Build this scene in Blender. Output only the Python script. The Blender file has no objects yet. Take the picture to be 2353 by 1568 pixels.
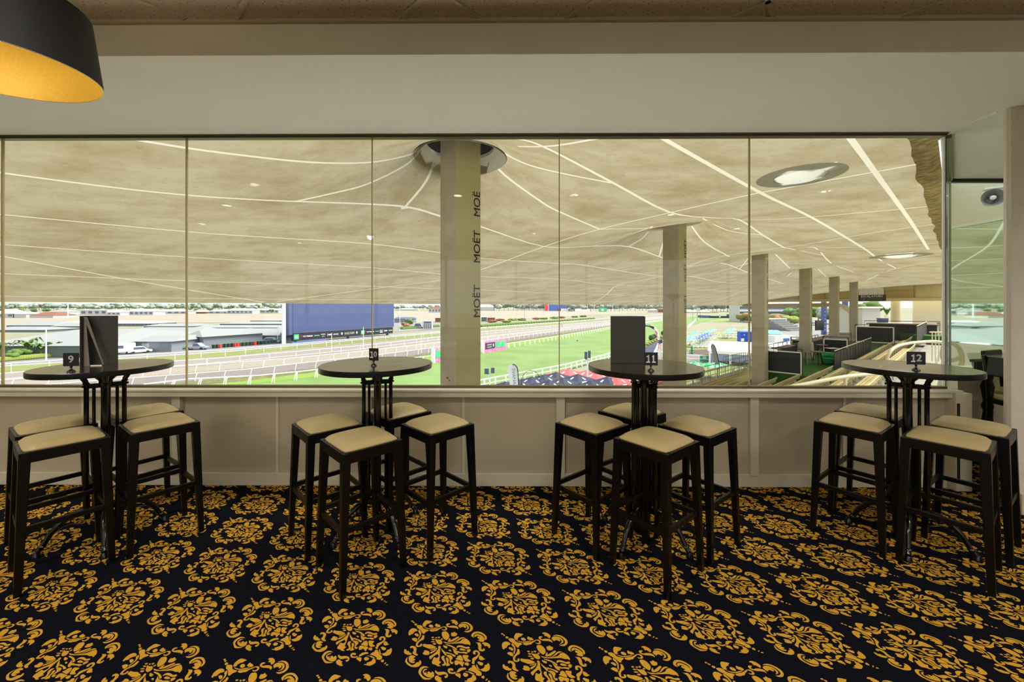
import bpy, bmesh, math, random
from math import sin, cos, pi, radians as R
from mathutils import Vector as V, Matrix, noise
random.seed(7)
C = bpy.context.scene.collection
F = 900.0; HY = 705.0; CX = 1176.5; EYE = 1.51      # the photograph's focal length, horizon and eye height
GZ = EYE - 11.0                                      # racecourse ground level
UX, UY = .751, .660                                  # direction in which the grandstand runs
VX, VY = -.660, .751                                 # from the grandstand towards the track

# ------------------------------------------------------------------ helpers
def AB(a, b, z=0.0): return V((UX*a+VX*b, UY*a+VY*b, z))
def P(px, py, Y): return V(((px-CX)/F*Y, Y, EYE-(py-HY)/F*Y))
def G(px, py, dz=0.0):
    Y = F*(EYE-GZ)/(py-HY)
    return V(((px-CX)/F*Y, Y, GZ+dz))
def s2l(c): return c/12.92 if c <= .04045 else ((c+.055)/1.055)**2.4
def rgb(r, g, b): return (s2l(r/255), s2l(g/255), s2l(b/255), 1)
MT = {}
def mat(name, col, rough=.6, metal=0, var=.0, vs=8, bump=0, bs=80, spec=.5, col2=None, emit=0, coat=0):
    m = bpy.data.materials.new(name); m.use_nodes = True
    n = m.node_tree.nodes; l = m.node_tree.links; b = n['Principled BSDF']
    c = rgb(*col)
    b.inputs['Base Color'].default_value = c; b.inputs['Roughness'].default_value = rough
    b.inputs['Metallic'].default_value = metal; b.inputs['Specular IOR Level'].default_value = spec
    b.inputs['Coat Weight'].default_value = coat
    if emit:
        b.inputs['Emission Color'].default_value = c; b.inputs['Emission Strength'].default_value = emit
    tc = n.new('ShaderNodeTexCoord')
    if var or col2:
        t = n.new('ShaderNodeTexNoise'); t.inputs['Scale'].default_value = vs; t.inputs['Detail'].default_value = 6
        l.new(tc.outputs['Object'], t.inputs['Vector'])
        r = n.new('ShaderNodeValToRGB'); l.new(t.outputs['Fac'], r.inputs['Fac'])
        r.color_ramp.elements[0].position = .36; r.color_ramp.elements[1].position = .66
        k = 1-var
        d = rgb(*col2) if col2 else (c[0]*k, c[1]*k, c[2]*k, 1)
        r.color_ramp.elements[0].color = d; r.color_ramp.elements[1].color = c
        l.new(r.outputs['Color'], b.inputs['Base Color'])
    if bump:
        t = n.new('ShaderNodeTexNoise'); t.inputs['Scale'].default_value = bs; t.inputs['Detail'].default_value = 4
        l.new(tc.outputs['Object'], t.inputs['Vector'])
        bp = n.new('ShaderNodeBump'); bp.inputs['Strength'].default_value = bump; bp.inputs['Distance'].default_value = .01
        l.new(t.outputs['Fac'], bp.inputs['Height']); l.new(bp.outputs['Normal'], b.inputs['Normal'])
    MT[name] = m
    return m
def tag(o, label=None, cat=None, group=None, kind=None):
    if label: o['label'] = label
    if cat: o['category'] = cat
    if group: o['group'] = group
    if kind: o['kind'] = kind
    return o
def thing(name, label, cat, loc=(0, 0, 0), rz=0, group=None):
    o = bpy.data.objects.new(name, None); C.objects.link(o)
    o.location = loc; o.rotation_euler = (0, 0, rz); o.empty_display_size = .1
    return tag(o, label, cat, group)
def dup(o, parent=None):
    c = o.copy(); C.objects.link(c); c.parent = parent
    for ch in list(o.children): dup(ch, c)
    return c

class MB:
    def __init__(s): s.v = []; s.f = []; s.m = []; s.cm = 0
    def add(s, vs, fs):
        k = len(s.v); s.v += [tuple(q) for q in vs]
        for f in fs: s.f.append(tuple(i+k for i in f)); s.m.append(s.cm)
        return s
    def mi(s, i): s.cm = i; return s
    def box(s, x0, x1, y0, y1, z0, z1, tx=1, ty=1):
        cx, cy = (x0+x1)/2, (y0+y1)/2; a, b = (x1-x0)/2, (y1-y0)/2
        vs = [(cx+i*a*k, cy+j*b*h, z) for z, k, h in ((z0, 1, 1), (z1, tx, ty)) for i, j in ((-1, -1), (1, -1), (1, 1), (-1, 1))]
        return s.add(vs, [(3, 2, 1, 0), (4, 5, 6, 7), (0, 1, 5, 4), (1, 2, 6, 5), (2, 3, 7, 6), (3, 0, 4, 7)])
    def hull(s, bot, top):                           # loft between two equal rings
        n = len(bot)
        return s.add(list(bot)+list(top), [tuple(range(n))[::-1], tuple(range(n, 2*n))]+[(i, (i+1) % n, n+(i+1) % n, n+i) for i in range(n)])
    def beam(s, p, q, w, h, w2=None, h2=None, up=(0, 0, 1)):
        p, q = V(p), V(q); d = (q-p).normalized(); u = V(up)
        if abs(d.dot(u)) > .98: u = V((0, 1, 0))
        r = d.cross(u).normalized(); t = r.cross(d)
        w2 = w2 or w; h2 = h2 or h
        A = [p+r*i*w/2+t*j*h/2 for i, j in ((-1, -1), (1, -1), (1, 1), (-1, 1))]
        B = [q+r*i*w2/2+t*j*h2/2 for i, j in ((-1, -1), (1, -1), (1, 1), (-1, 1))]
        return s.hull(A, B)
    def tube(s, pts, r, n=8, cap=True):
        pts = [V(p) for p in pts]; rs = r if isinstance(r, (list, tuple)) else [r]*len(pts)
        k = len(s.v); prev = None
        for i, p in enumerate(pts):
            d = (pts[min(i+1, len(pts)-1)]-pts[max(i-1, 0)]).normalized()
            if prev is None:
                u = V((0, 0, 1)) if abs(d.z) < .9 else V((1, 0, 0)); a = d.cross(u).normalized()
            else:
                a = (prev-d*prev.dot(d)).normalized()
            prev = a; b = d.cross(a)
            for j in range(n):
                t = 2*pi*j/n; s.v.append(tuple(p+(a*cos(t)+b*sin(t))*rs[i]))
        for i in range(len(pts)-1):
            for j in range(n):
                s.f.append((k+i*n+j, k+i*n+(j+1) % n, k+(i+1)*n+(j+1) % n, k+(i+1)*n+j)); s.m.append(s.cm)
        if cap:
            s.f.append(tuple(k+j for j in range(n))[::-1]); s.m.append(s.cm)
            e = k+(len(pts)-1)*n; s.f.append(tuple(e+j for j in range(n))); s.m.append(s.cm)
        return s
    def lathe(s, prof, n=24, c=(0, 0, 0), cap=True):
        k = len(s.v)
        for r, z in prof:
            for j in range(n):
                t = 2*pi*j/n; s.v.append((c[0]+r*cos(t), c[1]+r*sin(t), c[2]+z))
        for i in range(len(prof)-1):
            for j in range(n):
                s.f.append((k+i*n+j, k+i*n+(j+1) % n, k+(i+1)*n+(j+1) % n, k+(i+1)*n+j)); s.m.append(s.cm)
        if cap:
            s.f.append(tuple(k+j for j in range(n))[::-1]); s.m.append(s.cm)
            e = k+(len(prof)-1)*n; s.f.append(tuple(e+j for j in range(n))); s.m.append(s.cm)
        return s
    def prism(s, poly, d0, d1, fn):                  # polygon in 2D, fn(x, y, d) -> 3D
        return s.hull([fn(x, y, d0) for x, y in poly], [fn(x, y, d1) for x, y in poly])
    def ball(s, c, r, n=8, sq=(1, 1, 1), jit=0):
        m = max(4, n//2+1)
        k = len(s.v)
        for i in range(1, m):
            ph = pi*i/m
            for j in range(n):
                t = 2*pi*j/n; q = V((sin(ph)*cos(t), sin(ph)*sin(t), cos(ph)))
                f = 1+jit*(random.random()-.5)*2
                s.v.append((c[0]+q.x*r*sq[0]*f, c[1]+q.y*r*sq[1]*f, c[2]+q.z*r*sq[2]*f))
        s.v.append((c[0], c[1], c[2]+r*sq[2])); s.v.append((c[0], c[1], c[2]-r*sq[2])); T = len(s.v)-2
        for i in range(m-2):
            for j in range(n):
                s.f.append((k+i*n+j, k+(i+1)*n+j, k+(i+1)*n+(j+1) % n, k+i*n+(j+1) % n)); s.m.append(s.cm)
        for j in range(n):
            s.f.append((T, k+j, k+(j+1) % n)); s.m.append(s.cm)
            e = k+(m-2)*n; s.f.append((T+1, e+(j+1) % n, e+j)); s.m.append(s.cm)
        return s
    def build(s, name, m, parent=None, smooth=False, bevel=0, kind=None, label=None, cat=None, group=None, fix=True):
        me = bpy.data.meshes.new(name); me.from_pydata(s.v, [], s.f)
        for q in (m if isinstance(m, (list, tuple)) else [m]): me.materials.append(MT[q] if isinstance(q, str) else q)
        me.polygons.foreach_set('material_index', s.m)
        if fix and len(s.f) < 60000:
            bm = bmesh.new(); bm.from_mesh(me); bmesh.ops.recalc_face_normals(bm, faces=bm.faces); bm.to_mesh(me); bm.free()
        if smooth: me.polygons.foreach_set('use_smooth', [True]*len(me.polygons))
        me.update()
        o = bpy.data.objects.new(name, me); C.objects.link(o); o.parent = parent
        if smooth == 'auto' or smooth is True:
            try: me.set_sharp_from_angle(angle=R(40))
            except Exception: pass
        if bevel:
            b = o.modifiers.new('bevel', 'BEVEL'); b.width = bevel; b.segments = 2; b.limit_method = 'ANGLE'
        return tag(o, label, cat, group, kind)

def text(name, s, size, m, parent, M, label=None, ext=.001, squash=1, align='CENTER', off=0.0, bold=0):
    cu = bpy.data.curves.new(name, 'FONT'); cu.body = s; cu.size = size; cu.extrude = ext
    cu.align_x = align; cu.align_y = 'CENTER'; cu.offset = off
    t = bpy.data.objects.new('tmp', cu); C.objects.link(t)
    bpy.context.view_layer.update()
    me = bpy.data.meshes.new_from_object(t.evaluated_get(bpy.context.evaluated_depsgraph_get()))
    bpy.data.objects.remove(t)
    if bold:
        bm = bmesh.new()
        for ddx, ddy in ((-1, 0), (1, 0), (-.5, 0), (.5, 0), (0, -.7), (0, .7), (0, 0)):
            m2 = me.copy(); m2.transform(Matrix.Translation((ddx*bold*size, ddy*bold*size, 0))); bm.from_mesh(m2); bpy.data.meshes.remove(m2)
        bm.to_mesh(me); bm.free()
    me.transform(M @ Matrix.Diagonal((squash, 1, 1, 1)))
    me.materials.clear(); me.materials.append(MT[m])
    o = bpy.data.objects.new(name, me); C.objects.link(o); o.parent = parent
    return tag(o, label)
def frame(o, x, y):                                  # matrix: origin, local x, local y
    x = V(x).normalized(); y = V(y).normalized(); z = x.cross(y)
    return Matrix(((x.x, y.x, z.x, o[0]), (x.y, y.y, z.y, o[1]), (x.z, y.z, z.z, o[2]), (0, 0, 0, 1)))

# ------------------------------------------------------------------ materials
mat('wall', (206, 192, 160), .75, var=.06, vs=3, bump=.05, bs=200)
mat('moulding', (206, 198, 172), .6, var=.04, vs=2)
mat('panel', (184, 172, 144), .65, var=.06, vs=2)
mat('soffit', (240, 243, 243), .8, var=.03, vs=1.5)
mat('beam', (214, 208, 192), .8, var=.08, vs=2)
mat('pillar', (214, 206, 190), .8, var=.06, vs=6, bump=.25, bs=120)
mat('sill', (206, 196, 172), .4, var=.04)
mat('dark', (28, 27, 24), .5)
mat('channel', (96, 88, 66), .35, metal=.6)
mat('joint', (160, 144, 104), .4)
mat('black_wood', (5, 5, 6), .33, var=.25, vs=30, spec=.35)
mat('black_iron', (6, 6, 6), .22, metal=.2, coat=.5)
mat('top_edge', (16, 16, 15), .3)
mat('table_top', (56, 44, 30), .2, var=.15, vs=12, coat=.4)
mat('card', (16, 15, 15), .45)
mat('white_print', (235, 235, 232), .6)
mat('menu', (58, 55, 48), .5, var=.15, vs=20, bump=.1, bs=300)
mat('menu_pale', (120, 112, 98), .5)
mat('shade_black', (14, 14, 13), .65, var=.3, vs=40, bump=.1, bs=400)
mat('gold', (190, 156, 52), .5, metal=.3, var=.12, vs=160, bump=.15, bs=500)
mat('concrete_reflect', (172, 164, 122), .85, var=.06, vs=2, bump=.1, bs=60)  # greenish reflection and dimmer light painted into the columns' side face
mat('concrete', (178, 168, 148), .85, var=.12, vs=2.5, bump=.2, bs=60)
mat('concrete_floor', (190, 184, 172), .9, var=.15, vs=1.2)
mat('concrete_pale', (232, 228, 218), .9, var=.06, vs=1)
mat('letter', (62, 44, 26), .7)
mat('bench_cream', (222, 204, 140), .55, var=.06, vs=3)
mat('tube_cream', (236, 224, 186), .45)
mat('bolt', (190, 150, 80), .35, metal=.5)
mat('rail_metal', (120, 116, 112), .4, metal=.4)
mat('rail_dark', (54, 50, 46), .45)
mat('frame_silver', (206, 206, 204), .35, metal=.3)
mat('panel_black', (30, 34, 44), .55, var=.15, vs=2)
mat('panel_ribbed', (52, 52, 46), .5)
mat('turf_deck', (52, 110, 32), .9, var=.25, vs=6)
mat('shelf_wood', (118, 98, 80), .5)
mat('fascia', (214, 194, 140), .8, var=.08, vs=1)
mat('fascia_dark', (178, 154, 100), .8)
mat('white_paint', (240, 238, 232), .5)
mat('pale_wall', (232, 224, 204), .8)
mat('grass', (150, 184, 104), .95, col2=(132, 166, 84), vs=.12)
mat('grass_bright', (150, 190, 70), .95, var=.12, vs=.2)
mat('grass_dry', (206, 198, 172), .95, col2=(184, 184, 142), vs=.02)
mat('grass_verge', (186, 190, 110), .95, col2=(160, 176, 84), vs=.2)
mat('rough_hedge', (166, 164, 96), .95, col2=(120, 132, 70), vs=.9)
mat('dirt', (196, 184, 172), .95, var=.06, vs=.2)
mat('dirt_mauve', (176, 162, 158), .95, var=.06, vs=.2)
mat('dirt_tan', (210, 196, 178), .95, var=.06, vs=.2)
mat('sand', (222, 208, 186), .95, var=.1, vs=.05)
mat('asphalt', (190, 188, 188), .9, var=.08, vs=.3)
mat('road_blue', (78, 84, 112), .8, var=.15, vs=.4)
mat('paving_brown', (132, 100, 88), .9, var=.1, vs=.4)
mat('rail_white', (246, 246, 244), .5)
mat('roof_grey', (206, 210, 210), .6, var=.04, vs=.1)
mat('roof_white', (240, 240, 238), .6)
mat('roof_red', (190, 116, 84), .7)
mat('wall_green', (112, 128, 124), .8)
mat('wall_blue', (150, 158, 168), .8)
mat('wall_white', (228, 226, 222), .8)
mat('window_dark', (84, 94, 122), .3)
mat('brick', (170, 110, 84), .9, var=.15, vs=.6)
mat('leaf', (112, 150, 62), .9, var=.3, vs=.8)
mat('leaf_dark', (84, 112, 62), .9, var=.3, vs=.6)
mat('leaf_haze', (176, 190, 170), .95, var=.15, vs=.1)  # distance haze is put into the leaf colour
mat('leaf_haze_grey', (160, 176, 162), .95, var=.2, vs=.1)  # greyer leaf colour, also with distance haze painted in
mat('leaf_yellow', (158, 172, 78), .9, var=.25, vs=1.5)
mat('leaf_orange', (196, 140, 84), .9, col2=(130, 150, 80), vs=.35)
mat('flower_white', (248, 246, 240), .8)
mat('bark', (150, 124, 80), .9)
mat('screen', (64, 78, 122), .7, var=.05, vs=.3)
mat('screen_frame', (70, 82, 124), .6)
mat('banner_black', (28, 30, 44), .6)
mat('ad_magenta', (214, 60, 140), .8, col2=(240, 150, 190), vs=2.5)
mat('ad_green', (60, 190, 120), .6)
mat('ad_dark', (40, 52, 66), .6)
mat('red', (226, 60, 70), .6)
mat('umbrella_navy', (46, 54, 84), .8, var=.12, vs=1)
mat('umbrella_red', (236, 100, 106), .8)
mat('umbrella_teal', (104, 214, 180), .7)
mat('umbrella_green', (36, 176, 104), .7)
mat('umbrella_blue', (28, 74, 190), .7)
mat('bin_green', (50, 120, 62), .6)
mat('bin_dark', (44, 60, 58), .6)
mat('bin_red', (190, 60, 50), .6)
mat('car_white', (236, 236, 234), .3)
mat('car_silver', (160, 166, 178), .3, metal=.3)
mat('tyre', (30, 30, 32), .8)
mat('container_blue', (28, 78, 196), .5)
mat('tent_white', (250, 250, 250), .7)
mat('tent_clear', (140, 150, 180), .3)
mat('pole_navy', (70, 84, 130), .6)
mat('speaker_grey', (94, 100, 114), .6)
mat('flag_pale', (238, 238, 244), .7)
mat('flag_grey', (150, 148, 146), .7)
mat('shipping_blue', (70, 110, 190), .7)
mat('socket', (210, 212, 208), .4)
mat('sign_dark', (44, 44, 38), .5)
mat('tv', (30, 32, 30), .2)
mat('ripped', (176, 156, 100), .9, col2=(120, 100, 56), vs=9, bump=.4, bs=14)
mat('bench_shadow', (120, 100, 50), .8)
mat('lamp_glow', (255, 240, 214), .5, emit=14)
mat('bulb', (255, 214, 140), .5, emit=10)
mat('tbar', (168, 156, 138), .6)

# colours measured in the washed-out view are lighter than the surfaces themselves
def deepen(k, names):
    for nm in names.split():
        m = MT[nm]; b_ = m.node_tree.nodes['Principled BSDF']; c = b_.inputs['Base Color'].default_value
        b_.inputs['Base Color'].default_value = (c[0]*k, c[1]*k, c[2]*k, 1)
        for q in m.node_tree.nodes:
            if q.type == 'VALTORGB':
                for e in q.color_ramp.elements: e.color = (e.color[0]*k, e.color[1]*k, e.color[2]*k, 1)
deepen(.46, 'grass grass_bright')
deepen(.36, 'grass_dry grass_verge rough_hedge dirt dirt_mauve dirt_tan sand asphalt road_blue paving_brown roof_grey roof_red')
deepen(.55, 'concrete_floor')
deepen(.8, 'bench_cream tube_cream turf_deck')
deepen(.62, 'leaf_haze leaf_haze_grey leaf leaf_dark leaf_yellow leaf_orange roof_white wall_green wall_blue wall_white brick umbrella_teal umbrella_green umbrella_red umbrella_navy')
# carpet base + gold yarn
mat('carpet', (19, 20, 28), 1, var=.45, vs=90, bump=.4, bs=900, spec=.05)
mat('yarn', (206, 156, 52), 1, var=.12, vs=160, bump=.3, bs=900, spec=.05)

# cushions: woven vinyl
m = mat('cushion', (178, 158, 110), .36, spec=.45)
n = m.node_tree.nodes; l = m.node_tree.links
tc = n.new('ShaderNodeTexCoord'); w = n.new('ShaderNodeTexWave'); w.inputs['Scale'].default_value = 120
w.bands_direction = 'DIAGONAL'; w.inputs['Distortion'].default_value = 1; l.new(tc.outputs['Object'], w.inputs['Vector'])
bp = n.new('ShaderNodeBump'); bp.inputs['Strength'].default_value = .35; bp.inputs['Distance'].default_value = .0008
l.new(w.outputs['Fac'], bp.inputs['Height']); l.new(bp.outputs['Normal'], n['Principled BSDF'].inputs['Normal'])

# ceiling tile: fissured
m = mat('tile', (176, 164, 150), .95)
n = m.node_tree.nodes; l = m.node_tree.links
tc = n.new('ShaderNodeTexCoord'); t = n.new('ShaderNodeTexNoise'); t.inputs['Scale'].default_value = 90; t.inputs['Detail'].default_value = 2
l.new(tc.outputs['Object'], t.inputs['Vector']); r = n.new('ShaderNodeValToRGB'); l.new(t.outputs['Fac'], r.inputs['Fac'])
r.color_ramp.elements[0].position = .33; r.color_ramp.elements[0].color = rgb(92, 80, 68)
r.color_ramp.elements[1].position = .38; r.color_ramp.elements[1].color = rgb(176, 164, 150)
l.new(r.outputs['Color'], n['Principled BSDF'].inputs['Base Color'])

# glass: clear sheet with Fresnel reflection
def glass(name, tint, k=1.45):
    m = bpy.data.materials.new(name); m.use_nodes = True
    n = m.node_tree.nodes; l = m.node_tree.links; n.clear()
    o = n.new('ShaderNodeOutputMaterial'); x = n.new('ShaderNodeMixShader'); lw = n.new('ShaderNodeLayerWeight'); lw.inputs['Blend'].default_value = .5
    pw = n.new('ShaderNodeMath'); pw.operation = 'POWER'; pw.inputs[1].default_value = 5; l.new(lw.outputs['Facing'], pw.inputs[0])
    f = n.new('ShaderNodeMath'); f.operation = 'MULTIPLY_ADD'; f.inputs[1].default_value = .9; f.inputs[2].default_value = k; l.new(pw.outputs[0], f.inputs[0])
    t = n.new('ShaderNodeBsdfTransparent'); t.inputs['Color'].default_value = tint
    g = n.new('ShaderNodeBsdfGlossy'); g.inputs['Roughness'].default_value = 0
    l.new(f.outputs[0], x.inputs[0]); l.new(t.outputs[0], x.inputs[1]); l.new(g.outputs[0], x.inputs[2]); l.new(x.outputs[0], o.inputs[0])
    MT[name] = m
glass('glass', (.985, .99, .975, 1), .02)
glass('glass_green', (.93, .98, .93, 1), .05)
# mirror-like tinted glazing
m = bpy.data.materials.new('glass_mirror'); m.use_nodes = True; MT['glass_mirror'] = m
b = m.node_tree.nodes['Principled BSDF']; b.inputs['Base Color'].default_value = rgb(222, 238, 228); b.inputs['Metallic'].default_value = 1; b.inputs['Roughness'].default_value = .02

# tensile roof membrane: light comes through it; water stains
m = bpy.data.materials.new('membrane'); m.use_nodes = True; MT['membrane'] = m
n = m.node_tree.nodes; l = m.node_tree.links; n.clear()
o = n.new('ShaderNodeOutputMaterial'); x = n.new('ShaderNodeMixShader'); d = n.new('ShaderNodeBsdfDiffuse'); t = n.new('ShaderNodeBsdfTranslucent')
tc = n.new('ShaderNodeTexCoord'); mp = n.new('ShaderNodeMapping'); mp.inputs['Scale'].default_value = (.8, 1.25, 1)
mp.inputs['Rotation'].default_value = (0, 0, -.72)
ns = n.new('ShaderNodeTexNoise'); ns.inputs['Scale'].default_value = .8; ns.inputs['Detail'].default_value = 14; ns.inputs['Roughness'].default_value = .72
rp = n.new('ShaderNodeValToRGB'); rp.color_ramp.elements[0].position = .34; rp.color_ramp.elements[1].position = .58
rp.color_ramp.elements[0].color = rgb(147, 133, 100); rp.color_ramp.elements[1].color = rgb(169, 160, 134)
n2 = n.new('ShaderNodeTexNoise'); n2.inputs['Scale'].default_value = 7; n2.inputs['Detail'].default_value = 8; n2.inputs['Roughness'].default_value = .75
r2 = n.new('ShaderNodeValToRGB'); r2.color_ramp.elements[0].position = .33; r2.color_ramp.elements[1].position = .42; r2.color_ramp.elements[0].color = (.45, .36, .22, 1)
mx = n.new('ShaderNodeMixRGB'); mx.blend_type = 'MULTIPLY'; mx.inputs[0].default_value = .4
l.new(tc.outputs['Object'], mp.inputs[0]); l.new(mp.outputs[0], ns.inputs['Vector']); l.new(ns.outputs['Fac'], rp.inputs['Fac'])
l.new(mp.outputs[0], n2.inputs['Vector']); l.new(n2.outputs['Fac'], r2.inputs['Fac']); l.new(rp.outputs['Color'], mx.inputs[1]); l.new(r2.outputs['Color'], mx.inputs[2])
l.new(mx.outputs[0], d.inputs['Color']); l.new(mx.outputs[0], t.inputs['Color'])
x.inputs[0].default_value = .33
l.new(d.outputs[0], x.inputs[1]); l.new(t.outputs[0], x.inputs[2]); l.new(x.outputs[0], o.inputs[0])

def fabric(name, col, k):
    m = bpy.data.materials.new(name); m.use_nodes = True; MT[name] = m
    n = m.node_tree.nodes; l = m.node_tree.links; n.clear()
    o = n.new('ShaderNodeOutputMaterial'); x = n.new('ShaderNodeMixShader'); d = n.new('ShaderNodeBsdfDiffuse'); t = n.new('ShaderNodeBsdfTranslucent')
    d.inputs['Color'].default_value = rgb(*col); t.inputs['Color'].default_value = rgb(*col); x.inputs[0].default_value = k
    l.new(d.outputs[0], x.inputs[1]); l.new(t.outputs[0], x.inputs[2]); l.new(x.outputs[0], o.inputs[0])
fabric('membrane_seam', (208, 203, 186), .34)
fabric('vent_skin', (188, 188, 178), .45)
# ------------------------------------------------------------------ the room
RZ = -.0072
def room(mb, name, m, **k):
    o = mb.build(name, m, **k); o.rotation_euler = (0, 0, RZ); return o

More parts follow.
